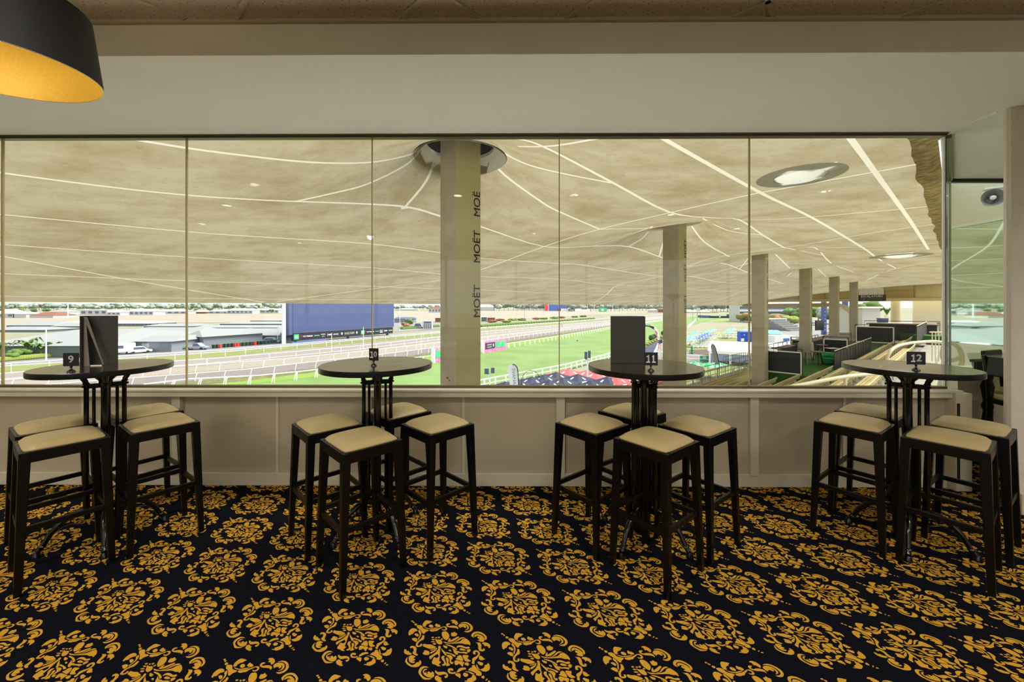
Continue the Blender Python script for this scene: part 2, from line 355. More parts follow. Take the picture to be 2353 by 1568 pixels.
MOTIF = """540,115 580,100 600,120 560,135|570,140 600,125 625,150 590,165|595,190 625,165 670,180 655,205 610,215
640,230 655,208 740,205 775,235 770,265 800,290 890,305 880,330 830,345 790,370 765,400 730,385 715,330 680,290 650,270
780,235 790,180 850,120 900,98 960,108 1030,125 985,145 960,165 900,180 855,205 850,235 820,240
905,310 960,300 1060,290 1150,265 1200,245 1240,240 1200,268 1120,300 1080,330 1010,338 965,350 910,335
790,245 850,262 930,280 1050,262 1140,252 1050,284 930,296 850,282|915,225 940,195 1000,195 1020,225 1010,250 960,265 925,245
1055,225 1070,195 1105,165 1130,190 1165,195 1190,230 1150,250 1100,245
1200,245 1260,232 1310,240 1322,275 1300,310 1250,328 1195,315 1190,290 1225,305 1270,295 1285,270 1260,255
1310,220 1320,185 1360,165 1410,170 1405,185 1370,195 1350,215 1380,230 1440,215 1530,220 1570,245 1570,280 1550,300 1540,275 1480,262 1400,260 1340,245
1435,108 1480,90 1530,88 1580,115 1600,160 1570,195 1540,208 1520,180 1500,160 1460,170 1480,150 1455,145 1490,125
1585,225 1600,195 1660,170 1740,170 1800,195 1820,240 1810,280 1760,310 1700,315 1760,290 1780,255 1765,220 1740,215 1760,240 1745,265 1720,270 1690,240 1640,250 1615,270
1645,160 1690,143 1760,135 1830,150 1880,190 1910,245 1890,300 1840,340 1770,365 1710,360 1670,335 1750,335 1820,310 1850,265 1840,210 1790,170 1720,155
1810,440 1840,395 1900,355 1980,342 2060,355 2120,400 2160,450 2150,500 2110,540 2100,500 2115,460 2080,415 2010,380 1930,385 1870,425 1860,485
1875,470 1895,420 1960,395 2020,410 2080,450 2100,500 2080,550 2040,575 1980,560 1925,535 1990,520 1935,480 1960,452 2040,468 1960,435 1920,450
2005,605 2050,580 2110,580 2170,610 2190,640 2170,690 2140,710 2130,670 2080,650 2060,680 2050,630
1870,575 1910,585 1960,580 1990,610 1985,660 1960,710 1975,740 2010,725 2010,705 2045,720 2030,760 1970,778 1910,765 1895,710 1915,650 1905,605
1745,825 1760,780 1810,748 1870,755 1905,790 1900,840 1850,890 1800,935 1740,975 1720,1040 1690,1055 1655,1025 1690,990 1690,940 1740,905 1800,885 1850,850 1865,810 1840,780 1800,800 1800,820 1815,830 1770,845
1860,885 1900,865 1940,890 1960,930 1995,945 1950,955 1900,970 1850,950|1785,1010 1830,990 1870,1010 1920,1025 1900,1070 1860,1085 1820,1065
1810,1160 1870,1150 1920,1120 1940,1070 2000,1060 2030,1018 2055,1070 2040,1140 2000,1190 1920,1215 1840,1200|1745,1090 1765,1040 1780,1120 1810,1180 1780,1180 1755,1140
1530,1180 1600,1130 1640,1120 1650,1080 1710,1065 1740,1130 1770,1190 1810,1210 1825,1255 1800,1300 1740,1305 1680,1285 1700,1260 1650,1220 1580,1195
1785,1340 1810,1305 1865,1300 1860,1345 1830,1370|1860,1395 1915,1360 1925,1375 1880,1410|1900,1430 1930,1405 1965,1410 1960,1445
1260,1225 1300,1180 1350,1140 1420,1125 1490,1125 1500,1165 1430,1170 1380,1190 1300,1230|1440,1215 1500,1205 1580,1215 1660,1265 1640,1275 1570,1255 1540,1225
1660,1290 1670,1340 1670,1370 1620,1410 1530,1450 1440,1430 1385,1420 1400,1405 1460,1410 1455,1375 1530,1350 1580,1330 1600,1275
1395,1270 1430,1235 1480,1245 1520,1275 1490,1310 1440,1330 1400,1305|1210,1268 1250,1245 1340,1250 1335,1310 1300,1360 1280,1325 1240,1310
1250,1232 1210,1258 1150,1262 1090,1250 1070,1210 1085,1160 1130,1138 1190,1140 1215,1170 1190,1195 1130,1185 1110,1205 1150,1230 1210,1225 1250,1215
780,1230 790,1180 820,1195 830,1220 900,1220 960,1212 1020,1225 1055,1260 1050,1310 1010,1350 960,1345 970,1310 1015,1300 1015,1275 960,1270 890,1290 830,1285
740,1340 770,1305 830,1295 845,1330 900,1345 860,1365 890,1390 860,1405 905,1430 880,1452 820,1445 760,1410 735,1375
400,1240 420,1190 470,1130 540,1095 610,1095 680,1130 620,1125 560,1130 490,1180 455,1240 470,1290 510,1335 580,1355 680,1360 600,1385 480,1385 430,1310
510,1200 560,1155 640,1150 600,1170 540,1200 530,1225 560,1240 590,1205 580,1250 600,1275 610,1220 650,1205 680,1245 730,1200 755,1260 730,1320 670,1350 590,1335 530,1295 500,1240
165,1000 200,940 265,885 235,935 215,985 240,1030 300,1075 360,1060 430,1010 480,1010 500,960 540,990 520,1045 450,1100 370,1120 270,1110 210,1070
260,955 280,890 340,860 400,865 440,900 370,915 420,960 350,985 310,988 400,1000 360,1030 300,1025 265,1000
200,800 210,755 245,720 270,745 270,775 310,760 320,795 370,820 350,850 270,850 220,830
360,700 380,665 430,652 490,670 510,720 480,770 470,820 510,855 460,870 400,840 385,805 430,760 440,715 410,690 380,715
500,660 530,590 600,540 660,500 700,460 720,420 760,425 750,470 720,520 650,545 590,580 545,640 570,655 610,640 620,610 660,610 650,650 590,680 530,680
445,505 510,480 570,490 580,520 550,570 500,560|540,405 570,385 620,390 640,430 600,460 570,440|640,340 680,300 705,350 690,420 640,480 600,530 590,500 650,440 665,390
405,415 430,345 480,295 550,268 620,285 640,330 570,345 530,370 510,400 460,405 430,435
970,490 1010,520 1110,520 1125,570 1110,610 1060,630 1000,605 985,550|905,465 960,455 965,480 920,490|890,510 950,505 970,530 920,535|860,565 930,550 975,575 900,580|890,605 960,590 980,620 920,635|990,465 1040,470 1030,495 1000,490|1050,460 1110,455 1090,490 1060,490|1100,515 1150,485 1160,515 1130,525
1160,405 1180,350 1270,338 1310,370 1325,430 1300,490 1220,540 1180,500 1160,460|1365,430 1380,370 1430,370 1465,345 1480,375 1520,385 1490,430 1440,450 1380,450
1245,565 1290,510 1340,480 1310,540 1400,500 1470,470 1520,450 1540,470 1460,515 1380,555 1290,572|1300,582 1400,570 1460,535 1520,497 1600,465 1680,480 1560,505 1490,545 1400,580
1140,560 1200,575 1300,592 1430,583 1540,556 1590,515 1680,490 1730,540 1755,590 1735,650 1700,620 1640,625 1560,600 1420,605 1280,608 1180,600|1170,615 1260,630 1330,655 1400,705 1420,740 1380,755 1350,715 1290,670 1210,645
1410,695 1440,655 1500,640 1570,655 1620,685 1690,670 1715,690 1690,715 1620,720 1540,690 1470,680 1430,700|1460,730 1510,705 1570,720 1620,750 1560,760 1500,755|1625,740 1710,722 1715,760 1650,805 1630,780
1340,722 1380,765 1450,772 1470,790 1560,780 1640,795 1600,835 1540,815 1450,810 1380,810 1350,780|1310,700 1340,722 1355,790 1410,818 1400,850 1350,840 1320,790 1325,740
1120,640 1160,650 1220,675 1190,715 1130,695|1210,750 1240,735 1280,755 1260,785|1145,785 1200,800 1280,830 1345,860 1340,890 1290,890 1260,850 1200,830 1150,820
655,660 690,605 760,625 850,625 900,650 965,685 890,715 790,722 720,690|790,742 870,728 990,695 960,720 880,740 830,757|605,815 650,795 660,755 710,750 775,775 765,830 730,855 640,850
780,800 870,760 980,715 920,765 840,810 785,830|735,890 800,860 900,808 1000,720 1010,650 1060,660 1055,700 1020,760 995,845 960,885 950,830 900,850 830,890 745,960
765,1010 800,960 850,895 900,925 940,900 1000,850 960,930 940,990 990,1000 900,1060 955,1095 880,1100 830,1060 770,1050|1065,700 1085,740 1140,800 1150,850 1110,865 1090,820 1060,760
1010,900 1050,870 1100,870 1065,920 1080,990 1085,1050 1040,1085 975,1085 990,1055 1040,1040 1040,990 1010,950|1125,870 1170,850 1250,865 1270,920 1220,960 1200,1010 1260,1000 1230,1050 1180,1045 1168,1000 1190,930 1160,890
1100,920 1150,905 1165,950 1135,1030 1170,1065 1120,1090 1060,1090 1100,1030 1110,980|1310,940 1370,910 1380,880 1450,850 1480,880 1490,960 1460,990 1400,970
1500,850 1640,860 1620,900 1590,920 1610,950 1665,980 1600,1000 1525,990 1500,920|1280,985 1330,965 1400,985 1490,1002 1500,1020 1460,1060 1430,1115 1400,1060 1360,1040 1330,1070 1270,1070|1515,1020 1580,1010 1595,1060 1560,1090 1490,1060"""
def floor_pt(px, py):
    Y = F*EYE/(py-HY); return ((px-CX)/F*Y, Y)
POLYS = []
cx0, cy0 = floor_pt(813, 1462)
for row in MOTIF.replace('\n', '|').split('|'):
    q = [tuple(map(float, t.split(','))) for t in row.split()]
    pl = []
    for X, Yp in q:
        a, b = floor_pt(700+X/10.23, 1390+Yp/10.23); pl.append((a-cx0, b-cy0))
    POLYS.append(pl)
def soften(p):
    o = []
    for (x0, y0), (x1, y1) in zip(p, p[1:]+p[:1]):
        o += [(x0*.8+x1*.2, y0*.8+y1*.2), (x0*.2+x1*.8, y0*.2+y1*.8)]
    return o
POLYS2 = [soften(p) for p in POLYS]
def room_in(x, y):
    if not (-8.9 < x < 8.9 and y > -4.9): return False
    yw = 3.33-.0072*x
    if y < yw: return True
    return x > 3.75 and y < 4.44 and (y-3.33) < (x-3.75)*.877
mb = MB()
mb.add([(-9, -5, 0), (9, -5, 0), (9, 3.28, 0), (-9, 3.42, 0)], [(0, 1, 2, 3)])
mb.add([(3.6, 3.28, 0), (9, 3.28, 0), (9, 4.5, 0), (5.0, 4.5, 0)], [(0, 1, 2, 3)])
mb.mi(1)
for i in range(-26, 27):
    for j in range(-14, 9):
        ox = cx0+i*.4335-j*.1175; oy = cy0-i*.0730+j*.3505
        if not (-5.6 < ox < 6.6 and .1 < oy < 4.6): continue
        for pl in (POLYS2 if oy < 2.5 and -3.4 < ox < 3.4 else POLYS):
            if all(room_in(ox+a, oy+b) for a, b in pl[::3]):
                mb.add([(ox+a, oy+b, .0012) for a, b in pl], [tuple(range(len(pl)))])
floor = mb.build('floor', ['carpet', 'yarn'], kind='structure', fix=False)

# wall below the window: recessed panels, posts, battens, skirting, sill
mb = MB().box(-9, 3.6, 3.31, 3.42, 0, .80)
wall_front = room(mb, 'wall_front', 'panel', kind='structure')
for px in (-50, 396, 838, 1281, 1723):
    X = (px-CX)/F*3.29
    room(MB().box(X-.035, X+.035, 3.275, 3.31, .1, .757), 'trim_post', 'moulding', kind='structure')
for px in (175, 628, 1058, 1500, 1930):
    X = (px-CX)/F*3.3
    room(MB().box(X-.011, X+.011, 3.30, 3.31, .1, .757), 'trim_batten', 'moulding', kind='structure')
room(MB().box(-9, 3.6, 3.287, 3.31, 0, .105), 'baseboard_front', 'moulding', bevel=.004, kind='structure')
room(MB().box(-9, 3.6, 3.245, 3.31, .757, .80), 'trim_rail', 'moulding', bevel=.003, kind='structure')
room(MB().box(-9, 3.68, 3.235, 3.44, .80, .82), 'trim_sill', 'sill', bevel=.004, kind='structure')
room(MB().box(3.6, 3.73, 3.22, 3.36, 0, .80), 'trim_end', 'moulding', bevel=.004, kind='structure')
room(MB().box(3.605, 3.625, 3.214, 3.22, .1, .72), 'trim_groove', 'dark', kind='structure')
# ribbon window
edges = [-9, -7.5, -5.93, -4.4, -2.81, -1.217, .378, 1.987, 3.615]
k = 1
for a, b in zip(edges, edges[1:]):
    room(MB().box(a+.004, b-.004, 3.332, 3.342, .835, 2.955), 'window_%d' % k, 'glass', kind='structure'); k += 1
for a in edges[1:-1]:
    room(MB().box(a-.003, a+.003, 3.326, 3.346, .835, 2.955), 'trim_joint', 'joint', kind='structure')
room(MB().box(-9, 3.63, 3.31, 3.36, 2.945, 2.972).box(-9, 3.63, 3.30, 3.312, 2.958, 2.966), 'trim_head', 'channel', kind='structure')
room(MB().box(-9, 3.63, 3.312, 3.362, .82, .838), 'trim_channel', 'channel', kind='structure')
room(MB().box(3.612, 3.626, 3.325, 3.34, .82, 2.96), 'trim_mullion', 'white_paint', kind='structure')
room(MB().box(3.626, 3.634, 3.325, 3.34, .82, 2.96), 'trim_seal', 'dark', kind='structure')
# bulkhead above the window
room(MB().box(-9, 3.6, 2.266, 3.40, 2.97, 3.4).box(3.6, 9, 2.266, 3.23, 2.97, 3.4), 'trim_bulkhead', ['soffit'], kind='structure')
room(MB().box(-9, 9, 2.262, 2.266, 2.97, 3.155), 'trim_bulkhead_face', 'beam', kind='structure')
sp_ = [(3.4, 3.2), (3.64, 3.36), (3.72, 3.40), (5.0, 4.54), (9, 4.6), (9, 3.2)]
MB().hull([(x, y, 2.971) for x, y in sp_], [(x, y, 3.4) for x, y in sp_]).build('trim_soffit', 'soffit', kind='structure')
room(MB().box(-9, 9, 2.240, 2.262, 3.148, 3.17), 'trim_angle', 'tbar', kind='structure')
# tiled ceiling with its grid
ce = MB().box(-9, 9, -5, 2.27, 3.167, 3.3).build('ceiling', 'tile', kind='structure')
th = R(47); e1 = V((cos(th), sin(th), 0)); e2 = V((-sin(th), cos(th), 0))
gb = MB()
def clip(p, d):
    lo, hi = -30, 30
    for q, e, mn, mx in ((p.x, d.x, -8.98, 8.98), (p.y, d.y, -4.98, 2.25)):
        a, b = sorted(((mn-q)/e, (mx-q)/e)); lo = max(lo, a); hi = min(hi, b)
    return (lo, hi) if hi > lo else None
for base, d, step, q in ((V((-1.894, 2.24, 3.163)), e1, e2*1.24, 9), (V((-1.577, 2.24, 3.163)), e2, e1*.645, 16)):
    for i in range(-q, q+1):
        p = base+step*i; c = clip(p, d)
        if c: gb.beam(p+d*c[0], p+d*c[1], .026, .008)
gb.build('ceiling_grid', 'tbar', kind='structure')
# stub wall at the right edge, with rounded corner
mb = MB(); pl = [(3.77, 2.99), (3.695, 2.945), (3.655, 2.912), (3.641, 2.885), (3.648, 2.862), (3.68, 2.850), (4.7, 2.845), (4.7, 2.99)]
mb.hull([(x, y, 0) for x, y in pl], [(x, y, 2.972) for x, y in pl]).build('wall_right', 'pillar', kind='structure', smooth=True)
MB().box(3.69, 4.7, 2.832, 2.846, 0, .15).build('baseboard_right', 'moulding', bevel=.004, kind='structure')
MB().beam((3.63, 2.93, 2.966), (3.63, 3.18, 2.966), .012, .012).build('trim_corner', 'white_paint', kind='structure')
# canted return of the window wall and the bay beyond it
A, B = V((3.70, 3.33, 0)), V((4.98, 4.46, 0)); dd = (B-A).normalized()
MB().beam(A+V((0, 0, .40)), B+V((0, 0, .40)), .06, .80).build('wall_return', 'panel', kind='structure')
MB().beam(A+V((0, 0, .81)), B+V((0, 0, .81)), .12, .02).build('trim_return_sill', 'sill', kind='structure')
MB().beam(A+V((0, 0, 1.89)), B+V((0, 0, 1.89)), .01, 2.12).build('window_20', 'glass_green', kind='structure')
MB().beam(A+V((0, 0, 2.955)), B+V((0, 0, 2.955)), .05, .03).build('trim_return_head', 'channel', kind='structure')
MB().beam(B+V((0, 0, .82)), B+V((0, 0, 2.95)), .02, .02).build('trim_return_post', 'frame_silver', kind='structure')
MB().box(4.98, 9, 4.44, 4.54, 0, .80).build('wall_bay', 'panel', kind='structure')
MB().box(4.98, 9, 4.40, 4.56, .80, .82).build('trim_bay_sill', 'sill', kind='structure')
MB().box(5.0, 9, 4.49, 4.50, .82, 2.95).build('window_21', 'glass_green', kind='structure')
MB().box(4.98, 9, 4.47, 4.52, 2.935, 2.972).build('trim_bay_head', 'dark', kind='structure')
# the rest of the room
MB().box(-9.1, -9, -5, 3.5, 0, 3.3).build('wall_left', 'wall', kind='structure')
MB().box(9, 9.1, -5, 4.55, 0, 3.3).build('wall_side', 'wall', kind='structure')
MB().box(-9.1, 9.1, -5.1, -5, 0, .9).box(-9.1, 9.1, -5.1, -5, 2.9, 3.3).box(-9.1, -8.4, -5.1, -5, .9, 2.9).box(8.4, 9.1, -5.1, -5, .9, 2.9).build('wall_back', 'wall', kind='structure')
for i in range(8): MB().box(-8.4+2.1*i+.03, -6.3+2.1*i-.03, -5.06, -5.05, .9, 2.9).build('window_%d' % (40+i), 'glass', kind='structure')  # windows added behind the camera to bring daylight into the room
for i in range(9): MB().box(-8.43+2.1*i, -8.37+2.1*i, -5.09, -5.01, .9, 2.9).build('trim_added_window', 'panel', kind='structure')
# power outlet under the window
o = thing('power_outlet', 'small white power outlet on the panelled wall behind table 9', 'outlet', (-3.50, 3.335, .50))
MB().box(-.026, .026, -.012, 0, -.038, .038).build('plate', 'socket', o, bevel=.003)
MB().box(-.008, .008, -.016, -.012, -.004, .014).build('switch', 'white_paint', o)

# ------------------------------------------------------------------ recessed ceiling lights
def downlight(x, y, where, pw):
    o = thing('ceiling_light', 'round recessed downlight in the tiled ceiling, '+where, 'ceiling light', (x, y, 3.166), 0, 'recessed downlights')
    MB().lathe([(.085, 0), (.085, -.006), (.062, -.008), (.062, 0)], 24, cap=False).build('trim_ring', 'white_paint', o, smooth=True)
    MB().lathe([(.062, -.003), (.001, -.003)], 24, cap=False).build('diffuser', 'lamp_glow', o)
    L = bpy.data.lights.new('lamp', 'SPOT'); L.energy = pw; L.spot_size = R(150); L.spot_blend = .8; L.shadow_soft_size = .22
    L.color = (1, .95, .88); q = bpy.data.objects.new('lamp', L); C.objects.link(q); q.parent = o; q.location = (0, 0, -.03)
DL = [(.88, .86, 'nearer right of centre'), (-.84, .86, 'nearer left of centre'), (-3.52, 1.42, 'left towards the window'), (-4.7, .35, 'far left'),
      (-6.25, -1.05, 'beside the left wall'), (4.46, 1.0, 'right towards the window'), (2.8, -.4, 'right behind the viewer'), (4.7, -1.7, 'far right at the back'),
      (-2.6, -1.2, 'left behind the viewer'), (.4, -2.2, 'middle at the back'), (-5.6, -3.4, 'back left corner'), (6.4, .2, 'near the right side wall')]
for x, y, wd in DL: downlight(x, y, wd, 70)

for i, (x, y) in enumerate(((-5.6, -.9), (-2.4, -1.3), (.6, -1.6), (3.2, -1.3), (6.4, -.8))):  # unseen lamps added to brighten the ceiling, bulkhead and soffit
    o = thing('added_uplighter', 'added black floor lamp with upward bowl behind the viewer, '+['far left', 'left', 'centre', 'right', 'far right'][i], 'lamp', (x, y, 0), 0, 'added fill lamps at the back of the room')
    MB().lathe([(.15, 0), (.15, .02), (.02, .03)], 24).build('base', 'black_iron', o, smooth=True)
    MB().tube([(0, 0, .02), (0, 0, 1.66)], .012, 10).build('pole', 'black_iron', o)
    MB().lathe([(.02, 1.64), (.10, 1.68), (.17, 1.76), (.165, 1.76), (.095, 1.69), (.015, 1.65)], 28, cap=False).build('bowl', 'black_iron', o, smooth=True)
    L = bpy.data.lights.new('fill_uplight', 'SPOT'); L.energy = 175; L.spot_size = R(150); L.spot_blend = .9; L.shadow_soft_size = .10; L.color = (1, .95, .88)
    q = bpy.data.objects.new('fill_uplight', L); C.objects.link(q); q.parent = o; q.location = (0, 0, 1.72); q.rotation_euler = (R(180), 0, 0)
# ------------------------------------------------------------------ pendant lamp, top left
o = thing('pendant_lamp', 'large drum pendant lamp, black outside and gold inside', 'lamp', (-1.93, 1.44, EYE+.88))
o.rotation_euler = (R(4.6), R(-1.1), 0)
MB().lathe([(.300, 0), (.286, .25)], 72, cap=False).build('shade', 'shade_black', o, smooth=True); sh_ = o.children[0]
MB().lathe([(.296, .001), (.282, .249)], 72, cap=False).build('lining', 'gold', sh_, smooth=True, label='gold lining of the shade')
MB().lathe([(.300, 0), (.3005, -.001), (.298, -.002), (.296, 0)], 72, cap=False).build('rim', 'frame_silver', sh_, smooth=True)
mb = MB()
for i in range(3): mb.beam((0, 0, .235), (.284*cos(i*2.094), .284*sin(i*2.094), .235), .006, .004)
mb.build('spider', 'dark', o)
MB().tube([(0, 0, .16), (0, 0, .24)], .022, 12).build('lamp_holder', 'dark', o)
MB().ball((0, 0, .12), .04, 16).build('bulb', 'bulb', o, smooth=True)
MB().tube([(0, 0, .24), (.02, -.03, .775)], .004, 6).build('cord', 'dark', o)
L = bpy.data.lights.new('bulb_light', 'POINT'); L.energy = 1.9; L.color = (1, .9, .74); L.shadow_soft_size = .04
q = bpy.data.objects.new('bulb_light', L); C.objects.link(q); q.parent = o; q.location = (0, 0, .06)

# ------------------------------------------------------------------ bar stools
def make_stool():
    t = thing('bar_stool', 'x', 'bar stool')
    h = .171
    fr = MB()
    for a in (0, 1, 2, 3):
        c, s = cos(a*pi/2), sin(a*pi/2)
        def rot(x, y): return (x*c-y*s, x*s+y*c)
        q = [rot(-h+.03, -h), rot(h-.03, -h), rot(h-.03, -h+.022), rot(-h+.03, -h+.022)]
        fr.hull([(x, y, .682) for x, y in q], [(x, y, .74) for x, y in q])
    fr.build('apron', 'black_wood', t, bevel=.002)
    for i, j in ((-1, -1), (1, -1), (1, 1), (-1, 1)):
        T = [((h-w)*i, (h-v)*j) for w, v in ((0, 0), (.044, 0), (.044, .044), (0, .044))]
        Bt = [((h+.018-w)*i, (h+.018-v)*j) for w, v in ((0, 0), (.029, 0), (.029, .029), (0, .029))]
        if i*j < 0: T = T[::-1]; Bt = Bt[::-1]
        lg = MB().hull([(x, y, 0) for x, y in Bt], [(x, y, .74) for x, y in T])
        lg.build('leg', 'black_wood', t, bevel=.003)
    k = h-.006
    for a in range(4):
        c, s = cos(a*pi/2), sin(a*pi/2); z = .335 if a % 2 else .32
        p = V(((-k)*c+k*s*1, (-k)*s-k*c, z)); q = V((k*c+k*s, k*s-k*c, z))
        MB().beam(p, q, .018, .03).build('stretcher', 'black_wood', t, bevel=.002)
    # padded seat: domed square cushion
    n = 14; w = .156; mb = MB()
    for i in range(n+1):
        for j in range(n+1):
            u = 2*i/n-1; v = 2*j/n-1
            r = 1-.05*(abs(u)**6)*(abs(v)**6)
            e = (1-abs(u)**4)*(1-abs(v)**4)
            mb.v.append((w*u*r, w*v*r, .745+.030*e**.45+.006*(1-u*u)*(1-v*v)))
    for i in range(n):
        for j in range(n):
            a = i*(n+1)+j; mb.f.append((a, a+n+1, a+n+2, a+1)); mb.m.append(0)
    bd = [i*(n+1) for i in range(n+1)]+[n*(n+1)+j for j in range(1, n+1)]+[i*(n+1)+n for i in range(n-1, -1, -1)]+[j for j in range(n-1, 0, -1)]
    kk = len(mb.v)
    for i in bd: x, y, z = mb.v[i]; mb.v.append((x, y, .728))
    for i in range(len(bd)):
        j = (i+1) % len(bd); mb.f.append((bd[i], bd[j], kk+j, kk+i)); mb.m.append(0)
    mb.f.append(tuple(kk+i for i in range(len(bd)))); mb.m.append(0)
    mb.build('seat', 'cushion', t, smooth=True)
    return t
stool0 = make_stool()
ST = [(9, -2.614, 2.279, -35.1, 'nearest the camera'), (9, -2.975, 2.545, -33.9, 'at the left edge'), (9, -2.330, 2.59, -36, 'on the right of the table'), (9, -2.675, 2.86, -33, 'by the wall'),
      (10, -.876, 2.275, -45.4, 'nearest the camera'), (10, -1.210, 2.575, -46.3, 'on the left of the table'), (10, -.49, 2.575, -44.3, 'on the right of the table'), (10, -.835, 2.88, -43.5, 'by the wall'),
      (11, .835, 2.27, -52, 'nearest the camera'), (11, .527, 2.58, -50.5, 'on the left of the table'), (11, 1.19, 2.525, -53, 'on the right of the table'), (11, .875, 2.865, -52.8, 'by the wall'),
      (12, 2.543, 2.285, -54.6, 'nearest the camera'), (12, 2.272, 2.60, -54.5, 'on the left of the table'), (12, 2.943, 2.515, -57, 'beside the stub wall'), (12, 2.63, 2.865, -55.5, 'by the wall')]
for i, (n_, x, y, a, wd) in enumerate(ST):
    s = stool0 if i == 0 else dup(stool0)
    s.location = (x, y, 0); s.rotation_euler = (0, 0, R(a))
    tag(s, 'black stool with tan padded seat at table %d, %s' % (n_, wd), 'bar stool', 'bar stools around the four tall tables')

# ------------------------------------------------------------------ tall tables
TH = 1.125
def make_table(x, y, r, n_, arm=45):
    t = thing('bar_table', 'tall round bar table with dark top and black iron base, holding number card %d' % n_, 'table', (x, y, 0), 0, 'tall round bar tables')
    MB().lathe([(r-.003, TH-.0005), (0.001, TH)], 96, cap=False).build('table_top', 'table_top', t, smooth=True)
    MB().lathe([(r-.02, TH-.036), (r-.001, TH-.034), (r, TH-.028), (r, TH-.003), (r-.003, TH)], 96, cap=False).build('edge_band', 'top_edge', t, smooth=True)
    MB().lathe([(.03, .13), (.024, .16), (.024, .98), (.034, 1.0), (.034, 1.03), (.06, 1.06), (.075, TH-.036)], 20).build('pole', 'black_iron', t, smooth=True)
    for k in range(4):
        g = R(arm+90*k); ca, sa = cos(g), sin(g)
        def at(d, z): return (ca*d*.83, sa*d*.83, z)
        MB().tube([at(.108, .20), at(.108, .50), at(.104, .80), at(.104, 1.0), at(.108, 1.03), at(.125, 1.06), at(.155, TH-.037)], [.013, .013, .0125, .0125, .014, .015, .017], 12).build('outer_rod', 'black_iron', t, smooth=True)
        MB().tube([at(.064, .20), at(.064, 1.0)], .0085, 10).build('inner_rod', 'black_iron', t, smooth=True)
        MB().beam(at(.02, 1.0), at(.112, 1.0), .014, .03).ball(at(.106, 1.018), .018, 10, (1, 1, .5)).ball(at(.122, 1.0), .008, 8).build('collar', 'black_iron', t, smooth=True)
        MB().beam(at(.02, .20), at(.115, .20), .016, .03).build('base_bracket', 'black_iron', t)
        g = R(45+90*k); ca, sa = cos(g)/.83, sin(g)/.83
        pts = [at(.08, .215), at(.14, .205), at(.19, .175), at(.235, .12), at(.262, .065), at(.285, .035)]
        lg = MB().tube(pts, [.016, .018, .018, .016, .014, .016], 10)
        lg.ball(at(.268, .058), .020, 10, (1, 1, .6)); lg.lathe([(.024, 0), (.022, .012), (.014, .035)], 12, at(.292, 0))
        lg.build('leg', 'black_iron', t, smooth=True)
        MB().tube([at(.10, .13), at(.15, .15), at(.2, .14), at(.24, .1)], .006, 8).build('leg_scroll', 'black_iron', t, smooth=True)
    return t
for x, y, r, n_, ag in ((-2.655, 2.56, .338, 9, 45), (-.912, 2.655, .362, 10, 20), (.862, 2.56, .357, 11, 32), (2.555, 2.53, .328, 12, 45)):
    make_table(x, y, r, n_, ag)
    # dark centre under tables 11 and 12 is shadow, not a part

# number cards
def card(x, y, s, w, h, rz, z=TH):
    t = thing('table_number_card', 'small black card with white number %s standing on its table' % s, 'sign', (x, y, z), R(rz), 'table number cards')
    MB().lathe([(.020, 0), (.018, .006), (.006, .016), (.004, .026), (.008, .030), (.004, .036)], 16).build('stand', 'black_iron', t, smooth=True)
    cd = MB().box(-w/2, w/2, -.0015, .0015, .034, .034+h).build('card', 'card', t, bevel=.0008)
    sz = .058 if w > .075 or len(s) == 1 else .049
    text('number', s, sz, 'white_print', cd, frame((0, -.0022, .034+h*.50), (1, 0, 0), (0, 0, 1)), label='white number %s' % s, ext=.0004, bold=.024)
    for k_, ch in enumerate(s):
        if ch == '1':
            xx = (k_-(len(s)-1)/2)*.0335*sz/.058; MB().box(xx-.011, xx+.011, -.0028, -.0016, .034+h*.5-.0225, .034+h*.5-.0165).box(xx-.010, xx+.0, -.0028, -.0016, .034+h*.5+.0115, .034+h*.5+.0165).build('numeral_foot', 'white_print', cd)
    return t
card(-2.60, 2.31, '9', .082, .078, 8)
card(-.90, 2.55, '10', .069, .080, -14)
card(.83, 2.34, '11', .080, .078, -4)
card(2.445, 2.37, '12', .098, .078, -10)
# menu folders
t = thing('menu_folder', 'black menu folder standing open on table 9, pale flap showing', 'menu', (-2.735, 2.585, TH), R(22))
def pan(p, q, h, w, name, m, **k):
    return MB().beam(V((*p, h/2)), V((*q, h/2)), w, h).build(name, m, t, **k)
pan((-.045, .0), (.115, -.03), .325, .006, 'front_cover', 'menu')
pan((-.045, 0), (-.065, -.045), .325, .005, 'back_cover', 'menu', label='narrow turned cover')
MB().hull([(-.052, -.036, .318), (-.034, -.040, .318), (-.030, -.040, .312), (-.048, -.036, .30)], [(.048, -.052, .006), (.052, -.052, .006), (.054, -.052, .012), (.048, -.052, .02)]).build('flap', 'menu_pale', t, label='pale strut of the folder')
MB().hull([(-.052, -.034, 0), (-.018, -.044, 0), (-.018, -.043, .004), (-.052, -.033, .004)], [(-.052, -.034, .30), (-.040, -.038, .30), (-.040, -.037, .30), (-.052, -.033, .30)]).build('inner_fold', 'menu_pale', t)
MB().hull([(-.015, -.045, .0), (.045, -.055, 0), (.045, -.052, .0), (-.015, -.042, .0)], [(-.015, -.045, .006), (.045, -.055, .006), (.045, -.052, .006), (-.015, -.042, .006)]).build('fold_edge', 'white_paint', t)
t = thing('menu_folder', 'large plain black menu board standing upright on table 11', 'menu', (.79, 2.665, TH))
MB().box(-.118, .113, 0, .008, 0, .321).build('front_cover', 'menu', t, bevel=.002)
MB().box(-.110, .122, .012, .020, 0, .316).build('back_cover', 'menu', t, bevel=.002)

